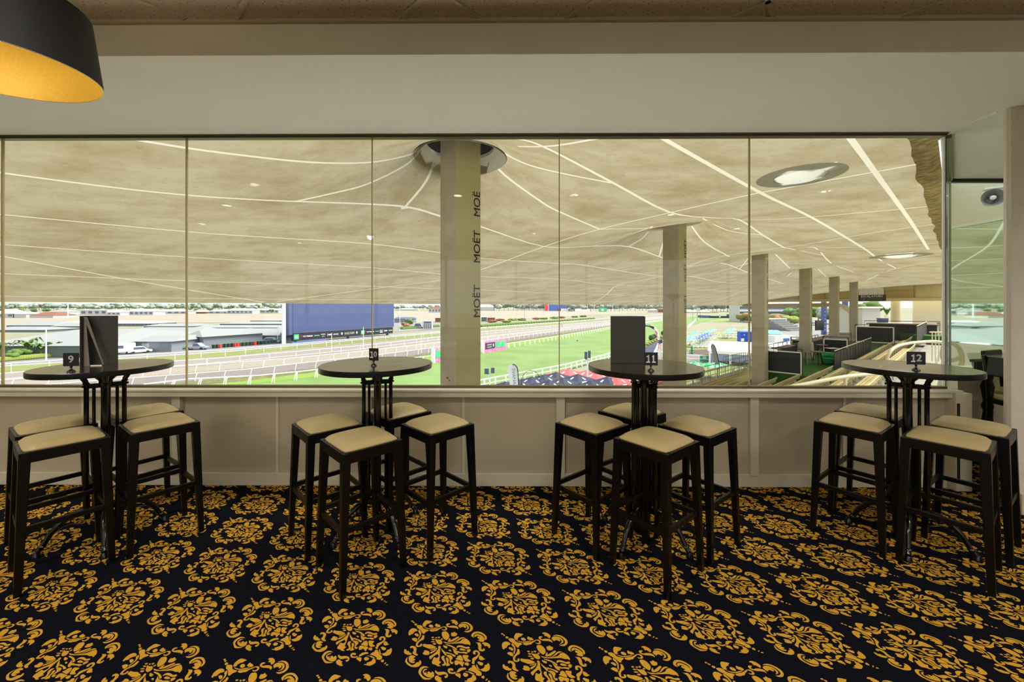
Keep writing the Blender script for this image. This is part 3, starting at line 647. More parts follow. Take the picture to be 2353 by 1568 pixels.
# table and chairs in the bay at the right
t = thing('corner_table', 'green-topped table with heavy turned black leg beyond the stub wall', 'table', (0, 0, 0))
pl = [(4.44, 3.80), (5.25, 3.92), (5.75, 4.34), (5.04, 4.34)]
mat('green_top', (96, 104, 66), .25, coat=.4)
MB().hull([(x, y, .972) for x, y in pl], [(x, y, 1.0) for x, y in pl]).build('table_top', 'green_top', t, bevel=.004)
pf = [(.68*r_, z_) for r_, z_ in [(.05, 0), (.06, .06), (.04, .12), (.05, .2), (.062, .34), (.045, .45), (.068, .5), (.045, .55), (.06, .62), (.074, .70), (.05, .76), (.064, .80), (.064, .972)]]
for x, y in ((4.83, 3.98), (5.35, 4.12)):
    MB().lathe(pf, 20, (x, y, 0)).build('leg', 'black_wood', t, smooth=True)
mb = MB()
for a, b in zip(pl, pl[1:]+pl[:1]):
    c = V((5.12, 4.1)); p = V(a).lerp(c, .18); q = V(b).lerp(c, .18); mb.beam((p.x, p.y, .925), (q.x, q.y, .925), .02, .09)
mb.build('apron', 'black_wood', t)
t = thing('bar_chair', 'black wooden chair with tan seat at the corner table', 'chair', (4.69, 3.52, 0), R(82))
for sx in (-1, 1):
    MB().beam((sx*.17, -.17, 0), (sx*.17, -.17, .64), .032, .032).build('leg', 'black_wood', t)
    MB().tube([(sx*.18, .24, 0), (sx*.175, .18, .5), (sx*.17, .19, .75), (sx*.17, .235, 1.05)], [.018, .022, .022, .016], 6).build('leg', 'black_wood', t)
MB().box(-.19, .19, -.19, .2, .60, .64).build('seat_frame', 'black_wood', t, bevel=.004)
MB().box(-.18, .18, -.18, .17, .64, .675, .94, .94).build('seat', 'cushion', t, bevel=.012)
MB().box(-.17, .17, .195, .225, .86, 1.04).build('backrest', 'black_wood', t, bevel=.01)
t = thing('bar_chair', 'far black chair of which only the top rail shows behind the corner table', 'chair', (5.15, 4.0, 0), R(200))
for sx in (-1, 1):
    for sy in (-1, 1): MB().beam((sx*.17, sy*.12, 0), (sx*.16, sy*.12, .62), .03, .03).build('leg', 'black_wood', t)
    MB().beam((sx*.16, -.14, .62), (sx*.16, -.17, 1.04), .03, .03).build('back_post', 'black_wood', t)
MB().box(-.18, .18, -.15, .15, .62, .66).build('seat', 'cushion', t, bevel=.01)
MB().box(-.18, .18, -.185, -.155, .96, 1.05).build('backrest', 'black_wood', t, bevel=.01)

# ================================================================== OUTSIDE
# ------------------------------------------------------------------ tensile roof over the grandstand
COLS = [(4.6+9.4*i, 6.87) for i in range(-1, 6)]
BASE = [(0, 2.45), (1, 2.42), (2.8, 2.37), (4.7, 2.27), (6.87, 2.08), (8.6, 1.88), (11, 1.66), (14, 1.36), (17, .88), (19.7, .32), (20.3, .15)]
def base(b):
    if b <= 0: return BASE[0][1]
    for (p, h), (q, g) in zip(BASE, BASE[1:]):
        if b <= q:
            t = (b-p)/(q-p); return h+(g-h)*t
    return BASE[-1][1]
def bs(b): return (base(b-.6)+2*base(b)+base(min(b+.6, 20.3)))/4 if b < 19 else base(b)
def roof(a, b):
    h = bs(b)
    for ca, cb in COLS:
        r = math.hypot(a-ca, b-cb)
        if r < 14: h += 2.05*math.exp(-max(r, .7)/1.4)
    return EYE+h
def RP(a, b, dz=0): return AB(a, b, roof(a, b)+dz)
t = thing('canopy', 'stained cream tensile fabric roof stretched over the grandstand', 'canopy')
def hit(px, py):                                     # where a sight line first meets the roof
    y = 4.0; st = .12; prev = None
    while y < 95:
        q = P(px, py, y); aa = UX*q.x+UY*q.y; bb = VX*q.x+VY*q.y
        if bb > 20.3 or aa > 61.9: return None
        if bb > .3 and q.z >= roof(aa, bb):
            lo, hi = y-st, y
            for _ in range(14):
                m_ = (lo+hi)/2; q = P(px, py, m_); aa = UX*q.x+UY*q.y; bb = VX*q.x+VY*q.y
                if q.z >= roof(aa, bb): hi = m_
                else: lo = m_
            return (aa, bb, m_)
        y += st; st = .05+y*.012
    return None
SEAMS = """7 235,308 407,337 547,356 711,373 842,374 930,359 968,343
6 0,397 219,426 410,447 602,460 842,469 941,477 1012,497 1060,510 1110,523 1250,567 1364,566 1444,567 1515,590 1584,612 1657,605 1714,625 1737,632 1800,652
5 0,493 410,531 602,545 842,560 1012,581 1108,594 1287,606 1336,609 1496,633 1584,635 1657,649 1736,651
5 0,562 410,590 842,615 1012,630 1108,636 1287,642 1383,653 1532,659 1584,665 1736,672
5 0,629 410,645 842,658 1012,664 1108,667 1287,674 1532,681 1640,684
4 0,681 656,688 1012,691 1287,693 1500,694
6 0,588 290,642 607,695
6 624,695 886,660 1012,644 1108,619 1250,567 1378,527 1544,488 1718,449 1747,443 2007,396 2139,372
7 966,346 930,381 842,424 766,444 686,462
7 1001,362 979,417 930,477
7 1121,359 1160,403 1241,462 1279,484 1378,527
6 1146,345 1203,375 1279,396 1406,421
9 976,308 1000,320 1023,328
8 1100,306 1180,318 1248,337 1406,419 1536,487 1638,501 1697,505 1752,540 1799,568 1811,571 1889,587
7 1190,337 1241,337 1298,332 1430,308
9 1506,308 1572,346 1747,443 1865,500 1983,570 2016,594 2059,617
9 1945,306 2007,391 2097,516 2158,616
6 1584,611 1643,592 1770,573 1856,561 2007,535 2161,514
6 1697,505 1709,506 1808,503 2012,486 2161,472
5 1855,569 1870,569 2016,568 2161,559
7 1862,568 1880,574 1910,605 1960,625
7 1614,502 1676,531 1752,540
7 1584,512 1619,557 1676,590
7 1499,520 1477,547 1444,567
7 1499,520 1430,547 1366,565
7 1529,542 1515,588
5 1380,527 1477,525 1500,520
7 1773,576 1815,617
6 1728,583 1700,618
6 1872,611 1898,636
6 1830,617 1808,636
6 1584,637 1650,625 1737,600
6 1942,630 1955,652
6 1365,697 1395,676 1420,656 1500,640 1590,612
5 1640,697 1700,672 1780,650
5 1990,645 2059,617 2160,600
5 2016,594 2100,590 2161,586"""
lines = []                                           # (list of (a, b), width)
for row in SEAMS.splitlines():
    t_ = row.split(); wpx = float(t_[0]); pts = [tuple(map(float, q.split(','))) for q in t_[1:]]
    if len(pts) > 2:                                 # round the corners (Catmull-Rom)
        sm = []
        for i in range(len(pts)-1):
            p0, p1, p2, p3 = pts[max(i-1, 0)], pts[i], pts[i+1], pts[min(i+2, len(pts)-1)]
            for k in range(4):
                u = k/4
                sm.append(tuple(.5*(2*p1[c]+(p2[c]-p0[c])*u+(2*p0[c]-5*p1[c]+4*p2[c]-p3[c])*u*u+(3*p1[c]-p0[c]-3*p2[c]+p3[c])*u**3) for c in (0, 1)))
        pts = sm+[pts[-1]]
    cur = []
    def flush():
        global cur
        if len(cur) > 1: lines.append((cur, wpx))
        cur = []
    last = None
    for (x0, y0), (x1, y1) in zip(pts, pts[1:]):
        n = max(1, int(math.hypot(x1-x0, y1-y0)/11))
        for i in range(n+(1 if (x1, y1) == pts[-1] else 0)):
            h_ = hit(x0+(x1-x0)*i/n, y0+(y1-y0)*i/n)
            if h_ is None or (last and math.hypot(h_[0]-last[0], h_[1]-last[1]) > .5+.09*h_[2]): flush()
            if h_: cur.append((h_[0], h_[1]))
            last = h_
    flush()
WID = {9: .085, 8: .075, 7: .065, 6: .062, 5: .06, 4: .05}
for a_ in (15.5, 24.9, 34.3, 43.7, 53.1): pass
from mathutils.geometry import delaunay_2d_cdt
A0, A1, NA = -9.0, 62.0, 236; B0, B1, NB = .42, 20.3, 66
cv = []; ce_ = []
for i in range(NA+1):
    for j in range(NB+1):
        cv.append(V((A0+(A1-A0)*i/NA+(.0007 if j % 2 else 0), B0+(B1-B0)*j/NB)))
segs = []
for q, wpx in lines:
    w = WID[int(wpx)]/2; L_ = []; R_ = []
    for i, (x, y) in enumerate(q):
        x0, y0 = q[max(i-1, 0)]; x1, y1 = q[min(i+1, len(q)-1)]; d = math.hypot(x1-x0, y1-y0) or 1
        nx, ny = -(y1-y0)/d*w, (x1-x0)/d*w
        L_.append(V((x+nx, min(max(y+ny, B0), B1)))); R_.append(V((x-nx, min(max(y-ny, B0), B1))))
    ring = L_+R_[::-1]; k = len(cv); cv += ring
    ce_ += [(k+i, k+(i+1) % len(ring)) for i in range(len(ring))]
    segs += [(q[i], q[i+1], w) for i in range(len(q)-1)]
vo, eo, fo, _1, _2, _3 = delaunay_2d_cdt(cv, ce_, [], 0, 1e-5)
cell = {}
for s_ in segs:
    (x0, y0), (x1, y1), w = s_
    for i in range(int(min(x0, x1)-.2)-1, int(max(x0, x1)+.2)+2):
        for j in range(int(min(y0, y1)-.2)-1, int(max(y0, y1)+.2)+2): cell.setdefault((i, j), []).append(s_)
def on_seam(x, y):
    for (x0, y0), (x1, y1), w in cell.get((math.floor(x), math.floor(y)), ()):
        dx_, dy_ = x1-x0, y1-y0; L2 = dx_*dx_+dy_*dy_ or 1e-9
        u = max(0, min(1, ((x-x0)*dx_+(y-y0)*dy_)/L2))
        if math.hypot(x-x0-u*dx_, y-y0-u*dy_) < w*1.06: return True
    return False
VENTS = []
for px, py, rx in ((1838, 399, .47), (2068, 586, .75)):
    h_ = hit(px, py)
    if h_: VENTS.append((h_[0], h_[1], rx))
mb = MB()
mb.v = [tuple(RP(p.x, p.y)) for p in vo]
for f in fo:
    x = sum(vo[i].x for i in f)/len(f); y = sum(vo[i].y for i in f)/len(f)
    if (UY*x+VY*y) < (5.2 if UX*x+VX*y > -1 else 4.2) and (UX*x+VX*y) < 5.2: continue
    if any(math.hypot(x-ca, y-cb) < .80 for ca, cb in COLS): continue
    if any(math.hypot(x-va, y-vb) < rv*.85 for va, vb, rv in VENTS): continue
    mb.f.append(tuple(f)); mb.m.append(1 if on_seam(x, y) else 0)
mb.build('membrane', ['membrane', 'membrane_seam'], t, smooth=True, fix=False, label='cream fabric with pale welded seams')
for ca, cb in COLS:
    # ring at the cone top, dark throat, bolts
    ctr = AB(ca, cb, EYE+bs(cb)+2.05*math.exp(-.5))
    MB().lathe([(.98, -.22), (.86, -.07), (.74, 0), (.74, .08), (.70, .08), (.70, .01), (.74, -.03), (.96, -.24)], 40, ctr, cap=False).build('cone_ring', 'white_paint', t, smooth=True, label='white ring where the fabric meets a column head')
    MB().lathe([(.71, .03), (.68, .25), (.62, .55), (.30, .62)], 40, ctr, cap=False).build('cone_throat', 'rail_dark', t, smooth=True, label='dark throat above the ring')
# stiff vents let into the fabric
def vent(a, b, rx):
    z = roof(a, b)-.02
    o = MB().lathe([(rx*1.45, -.03), (rx*1.30, -.045), (rx*.86, -.045), (rx*.84, -.0)], 40, AB(a, b, z), cap=False).build('vent_ring', 'vent_skin', t, smooth=True, label='pale oval collar of a roof vent')
    MB().lathe([(rx*.86, -.03), (rx*.6, -.09), (rx*.25, -.12), (.01, -.12)], 40, AB(a, b, z), cap=False).build('vent_skin', 'vent_skin', t, smooth=True, label='puffed clear skin of the roof vent')
for vt in VENTS: vent(*vt)
# torn lining hanging along the wall side of the roof
mb = MB(); n = 160
for i in range(n+1):
    a = 5.2+i*.12; z = roof(a, .45)
    w = .17+.05*noise.noise(V((a*.9, 0, 0)))+.012*noise.noise(V((a*5, 3, 0)))
    mb.v += [tuple(AB(a, .06 if a < 8.5 else .19, z+.02)), tuple(AB(a, .30+.03*noise.noise(V((a*.8, 0, 0))), z-.03-.02*noise.noise(V((a*3, 1, 1))))), tuple(AB(a, .485+.07*noise.noise(V((a*.9, 0, 7)))+.015*noise.noise(V((a*5, 3, 0))), z-.045))]
for i in range(n):
    for k in (0, 1): mb.f.append((3*i+k, 3*i+k+1, 3*i+k+4, 3*i+k+3)); mb.m.append(0)
mb.build('torn_lining', 'ripped', smooth=True, label='ragged brown torn lining where the fabric roof meets the wall, top right', cat='lining')

# ------------------------------------------------------------------ concrete columns with lettering
words_ = ['nearest of the row, large in the middle of the window', 'second of the row, behind table 11', 'third of the row, beside the black partition',
          'fourth of the row, carrying the television', 'fifth of the row, at the end of the drink ledge', 'sixth and farthest of the row, beside the escalator sign']
for i in range(6):
    ca, cb = 4.6+9.4*i, 6.87
    t = thing('grandstand_column', 'square concrete roof column with dark lettering up one edge, '+words_[i] if i < 5 else 'square concrete roof column, '+words_[i], 'column', AB(ca, cb, 0), math.atan2(UY, UX), 'concrete columns under the fabric roof')
    top = bs(cb)+2.05*math.exp(-.5)+EYE+.5
    MB().box(-.3, .3, -.299, .3, -3.4, top).mi(1).box(-.296, .296, -.3, -.298, -3.4, top).build('shaft', ['concrete', 'concrete_reflect'], t)
    if i < 5:
        for zc, wd in ((2.12, 'MOË' if i == 0 else 'MOËT'), (1.24, 'MOËT'), (.11, 'MOËT')):
            text('lettering', wd, .225, 'letter', t, frame((.215, -.303, EYE+zc), (0, 0, 1), (-1, 0, 0)), label='dark letters '+wd, ext=.0015, squash=1.12, bold=.008)
    if i == 0:
        MB().ball((-.302, .02, EYE-1.46), .03, 8, (.1, 1.3, .8)).ball((-.302, -.05, EYE-1.50), .022, 8, (.1, 1.6, .7)).build('paint_chip', 'roof_red', t, label='small red chip in the concrete')
    if i == 2:
        text('sticker', '7', .5, 'flag_pale', t, frame((.03, -.303, EYE+2.35), (1, 0, 0), (0, 0, 1)), label='pale sticker')
    if i == 3:
        MB().box(-.42, .42, -.42, .42, -2.0, -.92, .86, .86).build('plinth', 'concrete', t)

# ------------------------------------------------------------------ terraces and seating
def zg(b): return EYE-(2.70+.27*b)
ROWS = [1.05, 1.9, 2.75, 3.6, 4.4, 5.2, 6.05, 7.45, 8.2, 8.95, 9.7, 10.4]
mb = MB()
def slab(mb, a0, a1, b0, b1, z0, z1):
    c = [AB(a0, b0), AB(a1, b0), AB(a1, b1), AB(a0, b1)]
    mb.hull([(p.x, p.y, z0) for p in c], [(p.x, p.y, z1) for p in c]); return mb
for i, b in enumerate(ROWS):
    e = 60 if b < 4.2 else (24.5 if b < 7 else b*3.25)
    slab(mb, 5.5, e, b-.25, (ROWS[i+1]-.25 if i+1 < len(ROWS) else 11.2), zg(b)-.4, zg(b))
slab(mb, 5.5, 47, 11.2, 13.6, EYE-6.4, EYE-5.95)
MB().box(-9, 4.6, 3.45, 6.6, -.5, -.3).build('bounce_walkway', 'concrete_pale', kind='structure')  # unseen pale floor added to bounce sunlight up to the soffit
room(MB().box(-9, 3.5, 3.43, 4.10, .60, .68), 'bounce_ledge', 'white_paint', kind='structure')  # hidden white reflector added below the sill to lighten the soffit
mb.build('terrace_steps', 'concrete_floor', kind='structure')
slab(slab(MB(), 24, 28.3, 4.15, 7.05, EYE-4.2, EYE-3.5), 28.3, 46.5, 4.15, 8.3, EYE-4.2, EYE-3.5).build('terrace_deck', 'turf_deck', kind='structure')
slab(MB(), 46.5, 61.5, 3.4, 9.5, EYE-3.6, EYE-3.1).build('terrace_landing', 'concrete_floor', kind='structure')
slab(MB(), 45, 47, .4, 2.4, EYE-2.75, EYE-2.3).build('terrace_block', 'turf_deck', kind='structure')
def bench(b, a0, a1, label, nb=1.25):
    t = thing('bench_row', label, 'bench', AB(a0, b, zg(b)), math.atan2(UY, UX), 'cream plank benches stepping down the stand')
    L = a1-a0; K = .0
    MB().hull([(0, -.02, .55), (L, -.02, .55), (L, .012, .55), (0, .012, .55)], [(0, -.10, .79), (L, -.10, .79), (L, -.07, .80), (0, -.07, .80)]).build('backrest', 'bench_cream', t)
    for k in range(4):
        y = .10+k*.105; MB().box(0, L, y, y+.085, .40, .43).build('seat_plank', 'bench_cream', t)
    n = max(2, int(L/nb))
    n = min(n, 40)
    br = None
    for i in range(n):
        x = L*(i+.5)/n
        if br is None:
            m_ = MB().beam((0, -.03, .0), (0, .02, .60), .05, .06).beam((0, .04, .37), (0, .5, .385), .05, .05).beam((0, .3, 0), (0, .3, .37), .05, .05)
            m_.ball((0, -.075, .70), .025, 6).ball((0, -.055, .62), .025, 6)
            br = m_.build('bracket', ['tube_cream'], t); br.location = (x, 0, 0)
        else:
            c = br.copy(); C.objects.link(c); c.parent = t; c.location = (x, 0, 0)
ends = {1.9: (7, 37, 'top row, beside the ribbed screen'), 2.75: (8, 50, 'second row from the top'), 3.6: (9, 45.5, 'third row from the top, ending at the framed black panel'),
        4.4: (10, 26.2, 'fourth row, ending at the lower ribbed screen'), 5.2: (11, 23.5, 'fifth row, ending at the green deck'), 6.05: (12, 22.9, 'sixth row, passing in front of the third column')}
for b, (a0, a1, wd) in ends.items(): bench(b, a0, a1, 'cream plank bench, '+wd)
for i, b in enumerate(ROWS[7:]):
    bench(b, 9, (b*3.3 if b > 8.5 else b*3.22), 'long cream plank bench below the columns, '+['seventh row', 'eighth row', 'ninth row', 'tenth row', 'lowest row by the walkway rail'][i], 1.4)

def railing(name, label, a0, a1, b, z0, h, m, post=1.5, r=.022, rails=(1,), group=None, b2=None):
    L = math.hypot(a1-a0, (b2 if b2 is not None else b)-b); b2 = b if b2 is None else b2
    p0, p1 = AB(a0, b, z0), AB(a1, b2, z0)
    t = thing(name, label, 'railing', p0, math.atan2(p1.y-p0.y, p1.x-p0.x), group)
    for f in rails: MB().tube([(0, 0, h*f), (L, 0, h*f)], r, 6).build('handrail', m, t)
    n = max(2, min(60, int(L/post)+1)); q = None
    for i in range(n):
        x = L*i/(n-1)
        if q is None: q = MB().tube([(0, 0, 0), (0, 0, h)], r*.8, 6).build('post', m, t)
        else:
            c = q.copy(); C.objects.link(c); c.parent = t; c.location = (x, 0, 0)
    return t
railing('walkway_railing', 'grey metal railing at the outer foot of the stand', 26, 47, 13.4, EYE-5.9, 1.1, 'rail_metal', 1.4, .026)
railing('walkway_railing', 'second grey railing just above the outer one, with a lower rail', 18, 38, 11.5, EYE-5.5, 1.05, 'rail_metal', 1.3, .026, (1, .93))
railing('walkway_railing', 'pale railing behind the lowest bench row', 16, 36, 10.95, EYE-5.6, 1.0, 'frame_silver', 1.5, .026)
railing('ramp_railing', 'cluster of steel rails around the stair opening beside the third column', 34, 42, 12.6, EYE-5.6, 1.5, 'rail_metal', .5, .02, (1, .8))
# deck partitions, ledges, screens
def panel_frontal(a, b0, b1, z0, z1, label, rail=True, fm='white_paint'):
    p0, p1 = AB(a, b0, z0), AB(a, b1, z0)
    t = thing('partition_panel', label, 'partition', p0, math.atan2(p1.y-p0.y, p1.x-p0.x), 'black partition panels on the deck')
    L = b1-b0; h = z1-z0
    MB().box(.05, L-.05, -.015, .015, .12, h-.06).build('panel', 'panel_black', t)
    fw = .05 if a < 30 else .08
    MB().box(.02, .02+fw, -.035, .035, .05, h).box(L-.02-fw, L-.02, -.035, .035, .05, h).box(.02, L-.02, -.035, .035, h-fw, h).box(.02, L-.02, -.035, .035, .08, .08+fw).build('frame', fm, t)
    MB().box(-.02, .04, -.03, .03, 0, h+.14).box(L-.04, L+.02, -.03, .03, 0, h+.14).build('post', 'rail_dark', t)
    if rail: MB().tube([(-.02, 0, h+.14), (L+.02, 0, h+.14)], .025, 6).build('top_rail', 'rail_dark', t)
    return t
panel_frontal(23.8, 5.12, 7.0, EYE-3.5, EYE-2.28, 'large black panel in a white frame beside the third column')
panel_frontal(34.0, 6.75, 8.0, EYE-3.5, EYE-2.35, 'black panel in a white frame right behind the fourth column')
panel_frontal(36.5, 5.15, 6.6, EYE-3.5, EYE-2.35, 'black panel in a white frame between the fourth and fifth columns')
panel_frontal(45.9, 3.5, 6.0, EYE-3.2, EYE-1.72, 'wide black panel in a white frame in front of the sixth column')
def ribbed(a0, a1, b, z0, z1, label):
    p0 = AB(a0, b, z0); t = thing('ribbed_screen', label, 'screen wall', p0, math.atan2(UY, UX), 'ribbed dark screens beside the seating')
    L = a1-a0; h = z1-z0
    mb = MB(); k = 0
    while k < L-.05:
        mb.box(k+.02, min(k+.5, L), -.02 if int(k*2) % 2 else -.01, .02, .03, h); k += .52
    mb.build('sheeting', 'panel_ribbed', t)
    MB().tube([(0, 0, h+.11), (L, 0, h+.11)], .03, 6).build('top_rail', 'tube_cream', t)
    mb = MB(); k = 0
    while k <= L: mb.tube([(k, 0, 0), (k, 0, h+.1)], .022, 5); k += 1.6
    mb.build('post_frame', 'rail_dark', t)
    return t
ribbed(27.6, 41.5, 4.48, EYE-3.5, EYE-2.55, 'long ribbed dark screen running beside the green deck')
ribbed(37.5, 50.0, 1.8, EYE-2.5, EYE-1.42, 'short ribbed dark screen higher up behind the top benches')
def ledge(a0, a1, b, z0, label, wood=True):
    p0 = AB(a0, b, z0); t = thing('drink_ledge', label, 'counter', p0, math.atan2(UY, UX), 'drink ledges along the deck edge')
    L = a1-a0
    MB().box(0, L, -.55, -.02, .82, .87).build('shelf', 'shelf_wood', t)
    MB().box(0, L, -.50, -.46, .05, .82).build('front', 'panel_black', t)
    MB().tube([(0, 0, 1.1), (L, 0, 1.1)], .025, 6).build('handrail', 'rail_dark', t)
    n = int(L/1.1)+1; q = MB().tube([(0, 0, 0), (0, 0, 1.1)], .02, 6).build('post', 'rail_dark', t)
    for i in range(1, n+1):
        c = q.copy(); C.objects.link(c); c.parent = t; c.location = (L*i/n, 0, 0)
ledge(28.4, 32.4, 7.85, EYE-3.5, 'black ledge with brown shelf and rail, between the third and fourth columns')
ledge(33.4, 41.6, 7.85, EYE-3.5, 'black ledge with brown shelf and rail, between the fourth and fifth columns')
railing('deck_railing', 'dark end railing of the green deck behind the fifth column', 45.2, 45.2, 8.1, EYE-3.5, 1.15, 'rail_dark', 1.2, .025, (1, .88), None, 6.2)
# raised black bar box near the sixth column
c0 = AB(50.5, 5.6, EYE-3.1)
t = thing('bar_counter', 'raised black bar box with brown shelf and rails beside the sixth column', 'counter', c0, math.atan2(VY, VX)+pi)
MB().box(0, 4.4, 0, 1.2, .0, 1.45).build('body', 'panel_black', t)
MB().box(-.2, 4.5, -.3, 1.3, 1.45, 1.52).build('shelf', 'shelf_wood', t)
MB().tube([(-.3, -.4, 0), (-.3, -.4, 1.75), (4.6, -.4, 1.8), (4.6, -.4, 0)], .03, 6).build('handrail', 'rail_dark', t)
# television on the fourth column
t = thing('television', 'small flat television tilted on an arm from the fourth column', 'television', P(1883, 748, 26.7), R(24))
MB().box(-.46, .46, -.03, .03, -.34, .34).build('cabinet', 'dark', t, bevel=.01)
MB().box(-.43, .43, -.034, -.03, -.31, .31).build('screen', 'tv', t.children[0])
MB().beam((-.05, .03, 0), (-.62, .12, .02), .04, .04).build('arm', 'rail_dark', t)
# deck furniture
def small_stool(px, py, label, kind, h=.75):
    Y = F*3.5/(py-HY); p = P(px, py, Y)
    if kind == 'metal':
        t = thing('metal_stool', label, 'stool', p, R(20))
        MB().box(-.17, .17, -.17, .17, h-.03, h).build('seat', 'rail_metal', t, bevel=.01)
        for i, j in ((-1, -1), (1, -1), (1, 1), (-1, 1)): MB().beam((i*.23, j*.23, 0), (i*.14, j*.14, h-.02), .03, .03, .06, .06).build('leg', 'rail_metal', t)
    elif kind == 'table':
        t = thing('cocktail_table', label, 'table', p)
        MB().lathe([(.36, h), (.36, h+.04)], 24).build('table_top', 'shelf_wood', t)
        for i in range(3): MB().tube([(.28*cos(i*2.1), .28*sin(i*2.1), 0), (.18*cos(i*2.1), .18*sin(i*2.1), h)], .025, 6).build('leg', 'dark', t)
    elif kind == 'white':
        t = thing('side_table', label, 'table', p)
        MB().box(-.32, .32, -.25, .25, h-.03, h).build('table_top', 'white_paint', t); MB().tube([(0, 0, 0), (0, 0, h-.03)], .03, 8).build('pole', 'rail_metal', t); MB().lathe([(.2, 0), (.2, .02)], 16).build('base', 'rail_metal', t)
    else:
        t = thing('tub_chair', label, 'chair', p, R(-30))
        pf = []
        mb = MB(); n = 14
        mb.lathe([(.22, 0), (.34, .12), (.36, .38), (.30, .40)], 20); mb.build('seat', 'umbrella_green', t, smooth=True)
        mb = MB()
        for i in range(n+1):
            g = pi*(i/n)*1.1-.15; x, y = .36*cos(g), .36*sin(g)
            for z in (.36, .66): mb.v.append((x*(1+.15*(z > .5)), y*(1+.15*(z > .5)), z))
        for i in range(n): mb.f.append((2*i, 2*i+1, 2*i+3, 2*i+2)); mb.m.append(0)
        b_ = mb.build('backrest', 'umbrella_green', t, smooth=True); s_ = b_.modifiers.new('s', 'SOLIDIFY'); s_.thickness = .06
small_stool(1853, 838, 'grey metal bar stool on the green deck beside the fourth column', 'metal')
small_stool(1879, 838, 'small dark round table on the green deck behind the metal stool', 'table')
small_stool(1912, 826, 'white side table between the tub chair and the ribbed screen', 'white')
small_stool(1903, 838, 'green tub chair on the deck next to the ribbed screen', 'tub', .4)
small_stool(1888, 818, 'dark cocktail table farther along the green deck', 'table')
def P2(px, py, H): return P(px, py, F*H/(py-HY))
t = thing('tub_chair', 'dark green tub chair beside the high ribbed screen', 'chair', P2(2085, 782, 3.05), R(-30))
MB().lathe([(.3, 0), (.45, .15), (.5, .6), (.42, .62)], 18).build('seat', 'leaf_dark', t, smooth=True)
for px, py, lb in ((2150, 762, 'grey office-style chair at the top of the stand, beside the window edge'), (2096, 770, 'light wooden side chair near the dark green tub chair')):
    t = thing('side_chair', lb, 'chair', P2(px, py, 2.6), R(200))
    for i, j in ((-1, -1), (1, -1), (1, 1), (-1, 1)): MB().beam((i*.2, j*.2, 0), (i*.18, j*.18, .45), .03, .03).build('leg', 'dark', t)
    MB().box(-.24, .24, -.24, .24, .45, .5).build('seat', 'rail_metal', t); MB().box(-.25, .25, .2, .25, .55, .95).build('backrest', 'rail_metal', t)
# curved cream tube rails close to the room
def tube_rail(pts, r, label, feet=()):
    t = thing('tube_rail', label, 'railing', (0, 0, 0))
    q = [P(*p) for p in pts]
    s = []
    for i in range(len(q)-1):
        a, b, c, d = q[max(i-1, 0)], q[i], q[i+1], q[min(i+2, len(q)-1)]
        for k in range(5):
            u = k/5; s.append(.5*((2*b)+(c-a)*u+(2*a-5*b+4*c-d)*u*u+(3*b-a-3*c+d)*u**3))
    s.append(q[-1])
    MB().tube(s, r, 10).build('handrail', 'tube_cream', t, smooth=True)
    for i in feet: MB().tube([q[i], (q[i].x, q[i].y, q[i].z-1.0)], r*.8, 8).build('post', 'tube_cream', t, smooth=True)
tube_rail([(1690, 915, 9), (1780, 896, 9.5), (1840, 885, 10), (1942, 866, 10.8), (2017, 859, 11.4), (2060, 858, 11.8)], .052, 'thick cream tube handrail sweeping up from the window corner', (0, 3))
tube_rail([(2036, 845, 14.6), (2038, 827, 14.6), (2046, 808, 14.6), (2062, 796, 14.8), (2090, 789, 15.2), (2125, 785.5, 15.6), (2148, 785, 15.8), (2166, 787, 15.8)], .055, 'curved cream tube handrail over the upper benches', (0, 7))
tube_rail([(2200, 850, 6.3), (2209, 838, 6.3), (2210, 818, 6.3), (2202, 799, 6.3), (2188, 789, 6.25), (2176, 789, 6.2), (2168, 800, 6.2), (2168, 826, 6.2), (2186, 829, 6.25), (2207, 822, 6.3)], .032, 'looped cream tube rail seen past the end of the window')
t = thing('picket_gate', 'cream picket gate at the top of the benches near the window edge', 'gate', P(2142, 815, 17.5), R(-15))
for i in range(7): MB().tube([(i*.12, 0, -.3), (i*.12, 0, 1.0)], .02, 6).build('picket', 'tube_cream', t)
MB().tube([(-.1, 0, 1.0), (.8, 0, 1.0)], .03, 6).build('top_rail', 'tube_cream', t)

# ------------------------------------------------------------------ end wall of the stand
def slab_v(mb, b0, b1, z0, z1, a=62, th=.3):        # upright slab across the stand
    c = [AB(a, b0), AB(a+th, b0), AB(a+th, b1), AB(a, b1)]
    return mb.hull([(p.x, p.y, z0) for p in c], [(p.x, p.y, z1) for p in c])
def zr(h): return EYE+h
slab_v(MB(), -3, 20.2, zr(.98), zr(4.6)).build('fascia_panel', 'fascia', kind='structure')
slab_v(MB(), -3, 20.2, zr(.62), zr(.98), 61.7, .6).build('fascia_beam', 'fascia', kind='structure')
mb = MB()
for b in (3.1, 5.6, 8.4, 11, 13.6, 16): slab_v(mb, b-.05, b+.05, zr(.9), zr(2.6), 61.9, .1)
slab_v(mb, -3, 20, zr(.97), zr(1.02), 61.6, .1); mb.build('fascia_ribs', 'fascia_dark', kind='structure')
slab_v(MB(), 3.2, 5.5, zr(1.0), zr(1.85), 61.85, .15).build('fascia_infill', 'fascia_dark', kind='structure')
slab_v(MB(), -3, 3.4, EYE-3.1, zr(.7), 64, .4).build('wall_end', 'pale_wall', kind='structure')
t = thing('escalator_sign', 'dark hanging sign reading ESCALATORS UP DOWN on the end wall', 'sign', P(2003, 685, 43.2), math.atan2(-VY, -VX))
MB().box(-1.15, 1.15, -.05, .05, -.35, .33).build('board', 'sign_dark', t)
